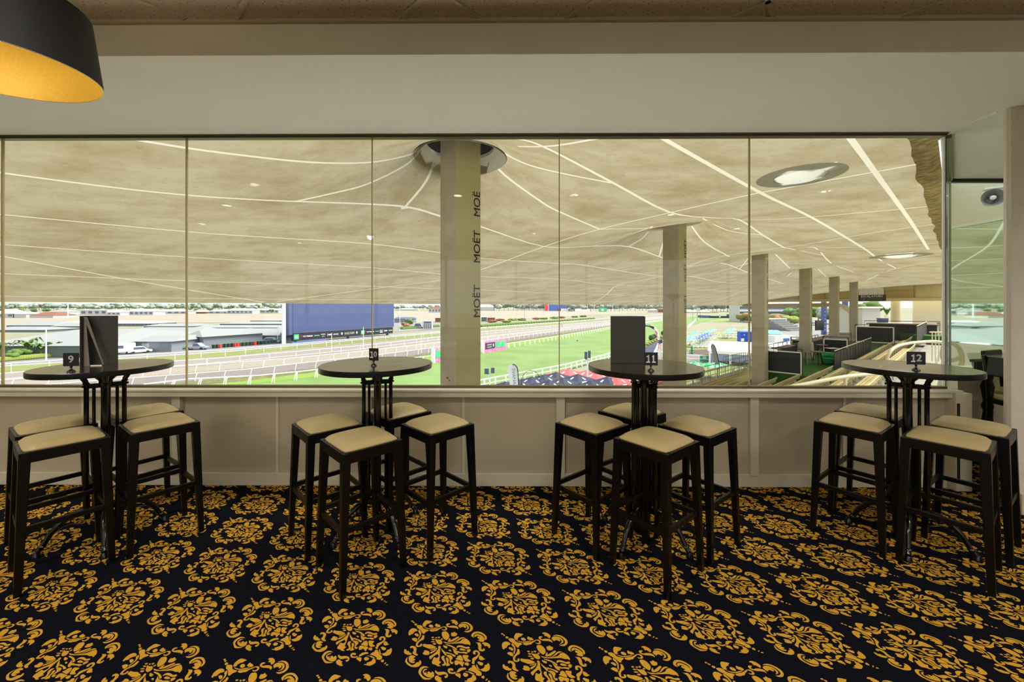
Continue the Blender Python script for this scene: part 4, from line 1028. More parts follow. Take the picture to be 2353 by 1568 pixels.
text('line', 'ESCALATORS', .30, 'white_print', t, frame((0, -.06, .17), (1, 0, 0), (0, 0, 1)), label='white word ESCALATORS', ext=.004, squash=1.0)
text('line', 'UP DOWN', .36, 'rail_metal', t, frame((0, -.06, -.13), (1, 0, 0), (0, 0, 1)), label='dim words UP DOWN', ext=.004)
t = thing('louvre_box', 'white ribbed louvre box above the escalator sign', 'vent', P(2001, 670, 43.3), math.atan2(-VY, -VX))
MB().box(-1.0, 1.0, 0, .2, -.35, .35).build('case', 'white_paint', t)
mb = MB()
for i in range(14): mb.box(-1+i*.145, -.93+i*.145, -.03, 0, -.34, .34)
mb.build('louvres', 'frame_silver', t)
t = thing('round_column', 'round cream column below the end wall beam', 'column', P(2058, 737, 45.5))
MB().lathe([(.42, -.2), (.42, 2.4)], 28).build('shaft', 'tube_cream', t, smooth=True)
t = thing('gutter_pipe', 'long cream drain pipe hung under the end wall', 'pipe', (0, 0, 0))
q0, q1 = P(1707, 702, 55.5), P(1965, 700, 47)
MB().tube([P(1712, 694, 55), P(1704, 697, 55), P(1708, 702, 55.3), P(1730, 703, 54.5), P(1920, 701, 48)], .24, 10).build('pipe', 'fascia_dark', t, smooth=True)
MB().tube([P(1920, 701, 48), P(1938, 704, 47.5), P(1950, 713, 47), P(1957, 722, 47)], .26, 10).build('elbow', 'tube_cream', t, smooth=True)
MB().tube([P(1958, 699, 47), P(1958, 712, 47), P(1956, 735, 47), P(1957, 775, 47)], [.2, .3, .3, .3], 10).build('downpipe', 'tube_cream', t, smooth=True)
# white stair block and plants behind
t = thing('stair_block', 'white rendered block with parapet behind the sixth column', 'building', P(2003, 745, 52), R(10))
MB().box(-1.5, 1.4, 0, 4, -2, 2.1).build('wall', 'wall_white', t); MB().box(-1.7, 1.6, -.15, 4, 2.1, 2.32).build('coping', 'white_paint', t)
t = thing('potted_plant', 'green spiky plant in a pale pot on the white stair block', 'plant', P(2038, 733, 49))
MB().lathe([(.2, 0), (.3, .5)], 12).build('pot', 'white_paint', t)
mb = MB()
for i in range(14):
    g = i*2.4; r = .25+.5*random.random(); mb.tube([(0, 0, .5), (r*.5*cos(g), r*.5*sin(g), 1.0+.3*random.random()), (r*cos(g), r*sin(g), .9+.7*random.random())], [.05, .06, .01], 4)
mb.build('leaves', 'leaf', t)
t = thing('blue_tub', 'small lavender-blue plastic tub under the spiky plant', 'tub', P(2028, 738, 47))
MB().box(-.4, .4, -.3, .3, -.2, .35, 1.1, 1.1).build('tub', 'screen_frame', t, bevel=.03)
# building with tinted windows at the right and its horn loudspeaker
MB().box(8.25, 8.6, 4.6, 7.42, -1, .80).build('wall_annex', 'white_paint', kind='structure')
MB().box(8.25, 8.6, 4.6, 7.42, 2.99, 5.2).build('wall_annex_top', 'pale_wall', kind='structure')
MB().box(8.27, 8.3, 4.6, 7.42, .80, 2.99).build('window_30', 'glass_mirror', kind='structure')
MB().box(8.23, 8.27, 4.6, 7.42, 2.97, 3.0).box(8.23, 8.27, 4.6, 7.42, .78, .84).build('trim_annex', 'white_paint', kind='structure')
MB().box(8.21, 8.24, 6.2, 6.23, .84, 2.97).build('trim_annex_joint', 'channel', kind='structure')
t = thing('horn_loudspeaker', 'grey horn loudspeaker on a white bracket outside, right of the window', 'loudspeaker', (7.72, 6.30, EYE+1.74))
t.rotation_euler = (R(90), 0, R(-42))
MB().lathe([(.135, .10), (.13, .10), (.085, .0), (.05, -.1), (.05, -.22), (.06, -.22)], 28, cap=False).build('horn', 'flag_grey', t, smooth=True)
MB().lathe([(.03, .0), (.035, .08), (.0, .1)], 16).build('horn_core', 'white_paint', t, smooth=True)
MB().lathe([(.06, -.34), (.07, -.22)], 16).build('driver', 'white_paint', t, smooth=True)
MB().beam((0, .05, -.1), (0, .17, -.1), .05, .05).box(-.08, .2, .16, .19, -.16, .0).build('bracket', 'white_paint', t)

# ------------------------------------------------------------------ racecourse ground
def curve(pts):
    def f(x):
        if x <= pts[0][0]: return pts[0][1]
        for (a, p), (b, q) in zip(pts, pts[1:]):
            if x <= b: return p+(q-p)*(x-a)/(b-a)
        return pts[-1][1]
    return f
C1 = curve([(-150, 876), (31, 854.6), (421, 826.4), (521, 819.6), (650, 806), (844, 787), (1008, 772), (1106, 760), (1278, 746), (1404, 735), (1500, 727), (1560, 722)])
C2 = curve([(-150, 895), (25, 877), (488, 840), (668, 823), (824, 807), (1008, 784), (1106, 771), (1278, 754), (1404, 741), (1500, 731), (1560, 725)])
C3 = curve([(-150, 912), (0, 896), (394, 861), (654, 840), (834, 820), (1008, 798), (1106, 785), (1278, 762), (1404, 747), (1500, 735), (1560, 728)])
D1 = curve([(-150, 932), (0, 915), (400, 881), (563, 867), (696, 850), (834, 834), (967, 815), (1106, 794), (1278, 768), (1404, 751), (1500, 738), (1560, 730)])
D2 = curve([(-150, 955), (0, 934), (400, 892), (563, 877), (696, 860), (834, 843), (967, 823), (1106, 801), (1278, 773), (1404, 754), (1500, 739.5), (1560, 731)])
E1 = curve([(-150, 985), (0, 950), (431, 893), (590, 884), (700, 872), (1008, 830), (1106, 811), (1172, 800), (1284, 781), (1404, 758), (1500, 742), (1560, 733)])
C0 = curve([(-150, 858), (31, 842), (421, 817), (650, 799), (844, 781), (1008, 766), (1106, 755), (1278, 742.5), (1404, 732), (1500, 725), (1560, 720)])
Cr = curve([(-150, 840), (31, 830), (421, 806), (650, 790), (844, 774), (1008, 761), (1106, 750), (1278, 739), (1404, 729.5), (1500, 723), (1560, 718.5)])
XS = list(range(-150, 1561, 15))
def strip(name, f, g, m, lift):
    mb = MB(); N = 3
    for x in XS:
        for k in range(N+1):
            mb.v.append(tuple(G(x, f(x)+(g(x)-f(x))*k/N, lift)))
    for i in range(len(XS)-1):
        for k in range(N):
            a = i*(N+1)+k; mb.f.append((a, a+N+1, a+N+2, a+1)); mb.m.append(0)
    return mb.build(name, m, kind='structure')
def patch(name, pts, m, lift):
    return MB().add([tuple(G(x, y, lift)) for x, y in pts], [tuple(range(len(pts)))]).build(name, m, kind='structure')
MB().add([(-2600, -600, GZ-.02), (2600, -600, GZ-.02), (4500, 4500, GZ-.02), (-4500, 4500, GZ-.02)], [(0, 1, 2, 3)]).build('ground', 'grass_dry', kind='structure')
strip('service_road', Cr, C0, 'asphalt', .06)
strip('verge', C0, C1, 'grass_verge', .06)
strip('outer_dirt_track', C1, C2, 'dirt', .06)
strip('middle_dirt_track', C2, C3, 'dirt_tan', .06)
strip('inner_dirt_track', C3, D1, 'dirt_mauve', .06)
strip('rough_bank', D1, D2, 'rough_hedge', .06)
strip('green_verge', D2, E1, 'grass_bright', .06)
patch('turf_track', [(-150, 985), (0, 950), (431, 893), (590, 884), (700, 872), (1008, 830), (1106, 811), (1172, 800), (1284, 781), (1404, 758), (1500, 742), (1560, 733), (1600, 727), (1700, 722), (1640, 735), (1600, 744), (1532, 768), (1484, 797), (1404, 824), (1300, 853), (1106, 893), (1000, 930), (600, 1120), (-150, 1200)], 'grass', .09)
patch('paddock', [(-150, 700+62), (60, 752), (230, 738), (420, 742), (640, 740), (660, 722), (-150, 722)], 'sand', .05)
patch('sand_field', [(905, 752), (1106, 738), (1400, 722), (1560, 716), (1560, 713), (905, 716)], 'sand', .05)
patch('yard_paving', [(905, 764), (1008, 757), (1106, 748), (1106, 738), (905, 742)], 'asphalt', .07)
patch('stable_yard', [(-150, 838), (31, 829), (421, 805), (650, 789), (650, 770), (-150, 800)], 'asphalt', .05)
patch('lane', [(1300, 905), (1404, 835), (1484, 797), (1532, 770), (1538, 772), (1512, 797), (1509, 818), (1440, 860), (1400, 905)], 'road_blue', .1)
patch('forecourt', [(1400, 905), (1440, 860), (1509, 818), (1583, 806), (1720, 812), (1760, 905)], 'dirt_mauve', .11)
patch('brown_paving', [(1583, 815), (1583, 806), (1632, 804), (1632, 816)], 'paving_brown', .12)
patch('apron_lawn', [(1560, 900), (1583, 842), (1740, 838), (1740, 900)], 'grass_verge', .13)
patch('picnic_lawn', [(1538, 800), (1560, 765), (1745, 758), (1745, 806), (1583, 806)], 'grass_verge', .05)
patch('car_park', [(1740, 800), (1740, 772), (1800, 742), (1850, 735), (1960, 735), (1960, 790), (1850, 805)], 'asphalt', .06)
patch('mown_strip', [(1640, 740), (1700, 741), (1690, 736), (1645, 735)], 'grass_bright', .05)

def rail_curve(name, f, x0, x1, h, sp, label, group, r=.05, low=0, arc=0, dbl=0, w=None):
    t = thing(name, label, 'rail fence', (0, 0, 0), 0, group)
    pts = []; x = x0
    while x <= x1: pts.append(G(x, f(x))); x += 10
    top = [p+V((0, 0, h)) for p in pts]
    MB().tube(top, r, 6).build('top_rail', 'rail_white', t)
    if low: MB().tube([p+V((0, 0, h*low)) for p in pts], r*.7, 5).build('lower_rail', 'rail_white', t)
    if dbl: MB().tube([p+V((-dbl*.3, dbl, h-.05)) for p in pts], r, 6).build('second_rail', 'rail_white', t)
    # resample posts along the ground line
    d = 0; n = 0; proto = None; rest = MB()
    def post(mb, p):
        if arc:
            mb.tube([p+V((-arc*.3, -arc, 0)), p+V((-arc*.15, -arc*.6, h*.6)), p+V((0, 0, h))], r*.8, 5)
            if dbl: mb.tube([p+V((arc*.6, -arc, 0)), p+V((arc*.3, -arc*.3, h*.6)), p+V((-dbl*.3, dbl, h-.05))], r*.8, 5)
        elif w: mb.box(p.x-w/2, p.x+w/2, p.y-w/2, p.y+w/2, p.z, p.z+h)
        else: mb.tube([p, p+V((0, 0, h))], r*.8, 5)
    for a, b in zip(pts, pts[1:]):
        L = (b-a).length
        while d < L:
            p = a.lerp(b, d/L)
            if n < 95:
                if proto is None:
                    q = MB(); post(q, V((0, 0, 0))); proto = q.build('post', 'rail_white', t); proto.location = p
                else:
                    c = proto.copy(); C.objects.link(c); c.parent = t; c.location = p
            else: post(rest, p)
            n += 1; d += sp
        d -= L
    if rest.v: rest.build('post_run', 'rail_white', t, kind='stuff', label='distant posts of this rail')
RG = 'white running rails along the race tracks'
rail_curve('running_rail', C1, -60, 1540, 1.5, 4.2, 'white rail with upright posts at the outer edge of the dirt tracks', RG, .06, .72)
rail_curve('running_rail', C2, -60, 1540, 1.3, 5.2, 'thin white rail between the outer and middle dirt tracks', RG, .06, .35)
rail_curve('running_rail', C3, -60, 1540, 1.25, 3.2, 'white curved-post rail between middle and inner dirt tracks', RG, .06, 0, .3)
rail_curve('running_rail', D1, -60, 1540, 1.2, 3.4, 'white curved-post rail above the rough bank', RG, .06, 0, .3)
rail_curve('running_rail', E1, 330, 1540, 1.25, 2.9, 'double white rail on the near grass verge, edging the turf track', RG, .07, 0, .4, .5)
Fc = curve([(1040, 912), (1106, 893), (1300, 853), (1404, 824), (1484, 797), (1532, 769)])
rail_curve('crowd_fence', Fc, 1040, 1484, 1.15, 2.1, 'thick white fence between the turf track and the umbrellas', None, .10, .45, w=.22)
F2 = curve([(1500, 838), (1503, 818), (1512, 813), (1560, 822), (1640, 826), (1720, 830)])
rail_curve('garden_fence', curve([(1500, 800), (1583, 771), (1760, 773)]), 1560, 1760, 1.3, 5, 'white post-and-rail fence across the picnic lawn', None, .08, .5)
rail_curve('garden_fence', curve([(1508, 822), (1583, 832), (1740, 838)]), 1508, 1740, 1.35, 2.4, 'white fence in front of the marquee', None, .08, .5, w=.2)
rail_curve('garden_fence', curve([(1580, 757), (1596, 742), (1602, 735)]), 1580, 1602, 1.6, 3, 'white fence receding beside the grass beyond the second column', None, .1, .6)
rail_curve('garden_fence', curve([(1502, 826), (1506, 806), (1540, 780)]), 1502, 1540, 1.3, 2, 'white curved fence around the end of the lane', None, .08, .5)

# ------------------------------------------------------------------ big screen
A = G(664, 791); B = G(905, 770.5); dx = (B-A); L = dx.length; az = math.atan2(dx.y, dx.x)
t = thing('video_screen', 'huge blank blue video board with sponsor strip beside the track', 'video board', A, az)
MB().box(1.2, L, 0, 1.6, 3.2, 14.5).build('display', 'screen', t)
MB().box(0, 1.2, .1, 1.6, 2.6, 14.5).build('side_panel', 'screen_frame', t, label='paler blue side strip')
MB().box(1.2, L-.6, -.1, .9, .8, 3.1).build('sponsor_strip', 'banner_black', t)
MB().box(.8, 12, -.3, .2, .15, .5).build('kerb', 'shipping_blue', t, label='blue tarpaulin edge')
for x in (2, L/2, L-3): MB().box(x, x+.6, .4, 1.0, 0, 1.0).build('leg', 'rail_dark', t)
def logo(x, w, h, m, z=1.95): MB().box(x-w/2, x+w/2, -.16, -.1, z-h/2, z+h/2).build('logo', m, t)
for g_, seven, news, bars in ((1.7, 3.5, 4.9, ((6.6, 1.6, .3, 'white_print', 1.95), (8.8, 1.8, .26, 'umbrella_teal', 1.95), (11, 1.5, .35, 'flag_grey', 2.2), (11, 1.0, .22, 'flag_grey', 1.55), (12.6, .1, .8, 'white_print', 1.95), (13.5, 1.2, .4, 'white_print', 1.95), (15.6, 2.0, .45, 'flag_grey', 1.95))),
                              (25.9, 27.5, 28.9, ((30.6, 1.5, .3, 'white_print', 1.95), (32.9, 1.8, .26, 'umbrella_teal', 1.95), (34.8, 1.5, .35, 'flag_grey', 2.2), (34.8, 1.2, .45, 'white_print', 1.6), (36.2, .1, .8, 'white_print', 1.95), (37.1, 1.1, .4, 'white_print', 1.95), (39.3, 1.8, .45, 'flag_grey', 1.95)))):
    logo(g_+.5, 1.5, 1.5, 'ad_green'); MB().box(g_+.1, g_+.9, -.2, -.16, 1.75, 2.2).build('logo', 'white_print', t)
    text('logo', '7', 1.1, 'red', t, frame((seven+.1, -.15, 1.95), (1, 0, 0), (0, 0, 1)), label='red sponsor numeral', bold=.03)
    text('logo', 'NEWS', .6, 'white_print', t, frame((news+.1, -.15, 1.95), (1, 0, 0), (0, 0, 1)), label='white sponsor word')
    for x_, w_, h_, m_, z_ in bars: logo(x_, w_, h_, m_, z_)
text('logo', 'EAGLE FARM', 1.05, 'white_print', t, frame((20.9, -.15, 1.95), (1, 0, 0), (0, 0, 1)), label='white words EAGLE FARM', squash=.66, bold=.015)
for x in (17.9, 23.9): MB().ball((x, -.12, 2.0), .42, 8, (.8, .2, 1)).build('emblem', 'white_print', t)
o = thing('light_pole', 'tall pale lighting column at the left end of the video board', 'pole', G(652, 792.5))
MB().tube([(0, 0, 0), (0, 0, 16)], [.55, .45], 10).build('shaft', 'pole_pale' if 'pole_pale' in MT else 'flag_pale', o)

# poles
def pole(px, py, h, label, m='flag_pale', r=.12, arm=None, group=None, name='light_pole', cat='pole'):
    t = thing(name, label, cat, G(px, py), 0, group)
    MB().tube([(0, 0, 0), (0, 0, h)], [r, r*.7], 7).build('shaft', m, t)
    if arm:
        MB().tube([(0, 0, h-.2), arm], r*.4, 5).build('arm', m, t); MB().box(arm[0]-.5, arm[0]+.5, arm[1]-.15, arm[1]+.15, arm[2]-.1, arm[2]+.05).build('lamp_head', 'flag_pale', t)
    return t
pole(106, 829, 6.6, 'white street lamp with a slanting arm among the banana plants', r=.13, arm=(-3.2, 1.5, 6.4))
pole(638, 789, 4.2, 'small white lamp post in front of the grey stables', r=.09)
pole(431, 748, 26, 'tall thin mast behind the stable roofs', r=.22)
pole(156, 731, 32, 'tall white mast left of the menu folder on table 9', r=.45)
pole(513, 721, 30, 'pale mast beside the distant terrace houses', r=.35)
pole(919, 762, 14, 'thin pale pole right of the video board', r=.10)
pole(762, 809, 4.6, 'white furlong post between the dirt tracks in front of the board', r=.08)
pole(835, 804, 5.8, 'second white furlong post below the window joint', r=.08)
pole(968, 812, 4.6, 'white furlong post just left of the big column', r=.08)
pole(1205, 741, 18, 'dark slim mast beyond the hedges', m='rail_dark', r=.10)
pole(1260, 739, 22, 'pale mast near the window joint above table 11', r=.20)
for i, (x, y) in enumerate(((1350, 716), (1365.5, 717), (1407.5, 717))): pole(x, y, 25+i, 'pale floodlight mast on the far side of the course, '+['left', 'middle', 'right'][i]+' of three', r=.5)
pole(1592, 746, 12, 'dark thin pole just right of the second column', m='rail_dark', r=.09)
pole(1609, 734, 12, 'dark thin pole beside the timing tower', m='rail_dark', r=.12)
t = thing('timing_tower', 'small white box on a mast beyond the second column', 'tower', G(1602, 738))
MB().tube([(0, 0, 0), (0, 0, 9)], .2, 6).build('shaft', 'flag_grey', t); MB().box(-.2, 2.2, -.5, .5, 7.2, 10).build('cabin', 'roof_white', t)
t = thing('distance_marker', 'red and white round distance marker on a white post', 'sign', G(1290, 763.5))
MB().tube([(0, 0, 0), (0, 0, 2.3)], .08, 6).build('shaft', 'rail_white', t)
o = MB().lathe([(.5, -.05), (.5, .05)], 20).build('disc', 'rail_white', t); o.rotation_euler = (R(90), 0, 0); o.location = (0, 0, 2.8)
o = MB().lathe([(.38, -.08), (.55, -.08), (.55, .08), (.38, .08)], 24, cap=False).build('ring', 'ad_magenta', t); o.rotation_euler = (R(90), 0, 0); o.location = (0, 0, 2.8)

# advertising boards wrapped in flowers
def adboard(x0, y0, x1, y1, label, full=True):
    A = G(x0, y0); B = G(x1, y1); d = B-A; L = d.length; t = thing('advertising_board', label, 'sign', A, math.atan2(d.y, d.x), 'flower framed advertising boards')
    H = 2.75
    MB().box(0, L, 0, .5, 0, H).build('flower_frame', 'ad_magenta', t)
    MB().box(-.35, 0, -.1, .6, -.1, H+.1).build('end_post', 'rail_white', t)
    MB().box(L*.06, L*.47, -.06, 0, .95, H-.35).build('dark_panel', 'ad_dark' if full else 'ad_green', t)
    if full:
        MB().box(L*.53, L*.93, -.06, 0, .95, H-.35).build('green_panel', 'ad_green', t)
        MB().ball((L*.73, -.08, 1.7), .42, 8, (.5, .1, 1)).build('emblem', 'white_print', t)
        MB().ball((L*.39, -.08, 1.7), .4, 8, (.6, .1, 1)).build('emblem', 'white_print', t)
        text('line', 'EAGLE FARM', .42, 'flag_pale', t, frame((L*.22, -.09, 1.9), (1, 0, 0), (0, 0, 1)), label='pale words EAGLE FARM', squash=.8)
        text('line', 'RACECOURSE', .36, 'flag_pale', t, frame((L*.22, -.09, 1.35), (1, 0, 0), (0, 0, 1)), label='pale lower line', squash=.8)
adboard(1112, 813, 1163.5, 804, 'magenta flower framed board with dark and green panels, right of the big column')
adboard(999, 835, 1040, 826, 'magenta flower framed board half hidden by the left side of the big column', False)

# ------------------------------------------------------------------ buildings
def shed(px0, px1, yb, ye, yr, dep, label, wall='wall_blue', roofm='roof_grey', hip=.25, yaw=0, name='stable_building', cat='building', group=None, wins=0, over=.5, door=None):
    A = G(px0, yb); Yd = A.y; W = (px1-px0)/F*Yd
    he = (yb-ye)/F*Yd; hr = max(he+.3, EYE-GZ-(yr-HY)/F*(Yd+dep/2))
    t = thing(name, label, cat, A, yaw, group)
    MB().box(0, W, 0, dep, 0, he).build('wall', wall, t)
    o_ = over; h = hip*W
    MB().hull([(-o_, -o_, he), (W+o_, -o_, he), (W+o_, dep+o_, he), (-o_, dep+o_, he)], [(h, dep*.45, hr), (W-h, dep*.45, hr), (W-h, dep*.55, hr), (h, dep*.55, hr)]).build('roof', roofm, t)
    if wins:
        q = None
        for i in range(wins):
            x = W*(i+.5)/wins
            ww = W/wins*.28
            m_ = MB().box(-ww, ww, -.06, 0, he*.35, he*.8)
            c = m_.build('window', 'window_dark', t) if q is None else q.copy()
            if q is None: q = c
            else: C.objects.link(c); c.parent = t
            c.location = (x, 0, 0)
    if door is not None: MB().box(W*door, W*door+1.8, -.07, 0, 0, he*.8).build('door', 'wall_white', t)
    return t
SG = 'grey roofed stables left of the video board'
shed(-70, 204, 822, 795, 757, 36, 'largest grey hip-roofed stable behind the banana plants', 'wall_green', hip=.2, group=SG)
shed(-60, 104, 764, 758.5, 751, 14, 'thin grey roof behind the largest stable', group=SG)
shed(15, 120, 755, 748, 738.5, 18, 'grey gabled stable at the far left beside the paddock', group=SG, hip=.1)
shed(122, 201, 758, 750, 742, 12, 'grey stable between the paddock and table 9 menu', group=SG, wins=3, hip=.05)
shed(150, 260, 747, 741, 737, 14, 'low white-roofed shed above the menu folder', 'wall_blue', 'roof_white', group=SG, hip=.05)
shed(268, 394, 809.5, 785, 770, 16, 'blue-grey staff house behind the white car', 'wall_blue', hip=.05, door=.46, wins=0, group=SG)
shed(262, 452, 774, 766, 752.5, 18, 'long grey stable row above the white car', 'window_dark', group=SG, hip=.12)
shed(262, 350, 750, 743.5, 738, 16, 'small stable with a row of white posts', 'wall_blue', 'roof_white', group=SG, wins=9, hip=.05)
shed(330, 440, 757, 750, 744, 14, 'stable roof left of the first window joint', group=SG, hip=.1)
shed(396, 655, 770, 764, 755, 20, 'very long grey stable roof left of the board', group=SG, hip=.04)
A = G(467, 802); t = thing('stable_building', 'grey shed with plain wall behind the row of bins', 'building', A, R(68), SG)
MB().box(0, 16, 0, 7, 0, 3.1).build('wall', 'wall_blue', t)
MB().hull([(-.6, -.6, 3.1), (16.6, -.6, 3.1), (16.6, 7.6, 3.1), (-.6, 7.6, 3.1)], [(1, 3.2, 4.6), (15, 3.2, 4.6), (15, 3.8, 4.6), (1, 3.8, 4.6)]).build('roof', 'roof_grey', t)
MB().box(-.05, 0, 1.5, 3, 0, 2.3).build('door', 'window_dark', t)
shed(565, 655, 788, 771, 752, 20, 'grey pyramid-roofed shed beside the video board', 'wall_blue', group=SG, hip=.45)
shed(396, 655, 757, 753, 747.5, 18, 'low long roof in the second stable row', group=SG, hip=.05)
shed(505, 655, 747.5, 744.5, 740, 22, 'long roof in the third stable row', 'window_dark', group=SG, hip=.05)
shed(575, 655, 739, 737.2, 735, 22, 'farthest stable roof left of the board', 'window_dark', group=SG, hip=.05)
HG = 'distant suburban houses'
shed(-20, 32, 731, 721, 711, 14, 'white gabled house with veranda at the far left', 'wall_white', 'roof_white', hip=.3, name='house', group=HG, wins=3)
shed(30, 60, 731, 722, 717, 14, 'small house next to the white gabled one', 'wall_white', 'roof_white', name='house', group=HG)
shed(68, 122, 731, 725, 717, 20, 'house with a faded red roof', 'wall_white', 'roof_red', name='house', group=HG)
shed(106, 156, 722, 717, 711.5, 20, 'lavender-roofed house behind the red roof', 'wall_white', 'roof_grey', name='house', group=HG)
shed(184, 246, 725, 713, 711.5, 14, 'flat-fronted white house with dark windows left of the menu', 'wall_white', 'roof_white', hip=.02, name='house', group=HG, wins=4)
shed(246, 276, 725, 718, 712, 14, 'white house right behind the menu folder', 'wall_white', 'roof_white', name='house', group=HG, wins=3)
shed(286, 352, 724.5, 716, 710.5, 18, 'long white terrace with several dark windows', 'wall_white', 'roof_white', hip=.06, name='house', group=HG, wins=6)
shed(352, 428, 722, 716, 711, 18, 'white house cut by the first window joint', 'wall_white', 'roof_white', name='house', group=HG, wins=5)
shed(438, 472, 721, 717, 712.5, 18, 'house with dull red walls right of the first joint', 'brick', 'roof_white', name='house', group=HG)
shed(478, 522, 721, 716, 711, 18, 'white cottage left of the terrace houses', 'wall_white', 'roof_white', name='house', group=HG, wins=3)
shed(522, 580, 721.5, 714, 709, 18, 'pale two-storey terrace houses', 'wall_white', 'roof_white', hip=.1, name='house', group=HG, wins=6)
shed(580, 640, 720, 713, 709.5, 18, 'pale terrace houses nearest the video board', 'wall_white', 'roof_white', hip=.1, name='house', group=HG, wins=6)
shed(910, 960, 714, 711, 708.5, 20, 'low white warehouse right of the video board', 'wall_white', 'roof_white', name='warehouse', group=HG)
shed(985, 1020, 719, 710, 705.5, 14, 'orange-roofed grandstand building left of the big column', 'wall_white', 'roof_red', hip=.1, name='pavilion', wins=5)
shed(906, 950, 742, 733, 729, 8, 'dark-roofed open shelter right of the board', 'wall_blue', 'screen_frame', hip=.05, name='shelter')
shed(1000, 1030, 741, 731, 729.5, 8, 'brick kiosk left of the big column', 'brick', 'roof_grey', hip=.02, name='kiosk')
shed(1106, 1118, 739, 729, 728, 5, 'small dark kiosk right of the big column', 'window_dark', 'roof_white', hip=.02, name='kiosk', wins=2)
shed(1120, 1137, 738.5, 731, 730.5, 5, 'orange brick store right of the small dark kiosk', 'brick', 'brick', hip=.02, name='kiosk')
shed(1080, 1134, 714.5, 706, 701, 40, 'large pale warehouse right of the big column on the horizon', 'wall_white', 'roof_white', hip=.05, name='warehouse')
shed(1190, 1258, 712, 703.5, 699, 60, 'long blue-and-white factory on the horizon', 'wall_white', 'roof_white', hip=.02, name='warehouse', wins=2)
for i, (x0, x1, yt, m_, lb) in enumerate(((1254, 1261.5, 698, 'red', 'red'), (1262, 1304, 697, 'shipping_blue', 'blue'))):
    A = G(x0, 715); s_ = A.y/F
    t = thing('container_stack', 'big %s block of stacked shipping containers on the horizon' % lb, 'container', A)
    MB().box(0, (x1-x0)*s_, 0, 40, 0, (715-yt)*s_).build('stack', m_, t)
for x0, x1, yt, yb, m_, lb in ((1281, 1289, 709.5, 715.5, 'roof_red', 'small red container'), (1289, 1303, 709.5, 715.5, 'white_paint', 'white banner with faint print'), (1306, 1321, 710, 715.5, 'ad_dark', 'dark blue banner'), (1321, 1337, 710, 716, 'white_paint', 'plain white banner'), (1338, 1355, 711, 716.5, 'flag_pale', 'white sponsor hoarding'), (1376.5, 1394, 708, 717, 'ad_green', 'tall green hoarding with a white mark')):
    A = G(x0, yb); s_ = A.y/F; t = thing('hoarding', lb+' beyond the far turn', 'sign', A, 0, 'far hoardings')
    MB().box(0, (x1-x0)*s_, 0, .5, 0, (yb-yt)*s_).build('board', m_, t)
    if m_ == 'ad_green': MB().box((x1-x0)*s_*.3, (x1-x0)*s_*.62, -.1, 0, (yb-yt)*s_*.25, (yb-yt)*s_*.75).build('mark', 'white_print', t)
    if m_ == 'ad_dark': MB().box((x1-x0)*s_*.15, (x1-x0)*s_*.85, -.1, 0, (yb-yt)*s_*.35, (yb-yt)*s_*.65).build('mark', 'white_print', t)
shed(1497, 1512, 718.5, 713, 710, 20, 'tan-roofed house on the horizon right of the menu board', 'wall_white', 'fascia', name='house', group=HG)
shed(1512, 1526, 718.5, 711, 709, 20, 'red house on the horizon right of the menu board', 'roof_red', 'roof_red', name='house', group=HG)
shed(1583, 1634, 720, 717, 713.5, 20, 'long low tan building beyond the second column', 'wall_white', 'fascia', hip=.05, name='warehouse')
shed(1634, 1650, 720, 717, 714.5, 14, 'pinkish low house beside the tan building', 'wall_white', 'roof_red', name='house', group=HG)
A = G(1632, 731.5); s_ = A.y/F
t = thing('pool_hoarding', 'long low navy hoarding enclosure on the dry grass', 'hoarding', A)
MB().box(0, 45*s_, 0, .5, 0, 5*s_).build('front', 'banner_black', t); MB().box(-8*s_, 1, 1, 18, 0, 6*s_).build('side', 'screen_frame', t); MB().box(43*s_, 50*s_, 1, 4, 0, 9*s_).build('end_block', 'screen_frame', t)
MB().box(20*s_, 24*s_, -.1, 0, 2*s_, 4*s_).build('mark', 'white_print', t)
# terraced building, palms and flowering trees under the end wall
A = G(1700, 740); s_ = A.y/F
t = thing('office_building', 'long modern building with planted balconies seen under the end wall', 'building', A)
W = 150*s_
MB().box(0, W, 0, 14, 0, 40*s_).build('wall', 'wall_white', t)
for k, (z0, z1, m_) in enumerate(((3, 9, 'window_dark'), (9, 13, 'white_paint'), (18, 24, 'window_dark'), (24, 26.5, 'white_paint'), (30, 36, 'window_dark'), (36, 38, 'white_paint'))):
    MB().box(0, W, -.6 if m_ == 'white_paint' else -.15, 0, z0*s_, z1*s_).build('balcony' if m_ == 'white_paint' else 'window_band', m_, t)
mb = MB()
for i in range(40): mb.ball((W*i/40, -.8, 13.5*s_), 1.0, 6, (1, .6, .7), .3)
mb.build('planting', 'leaf_yellow', t)
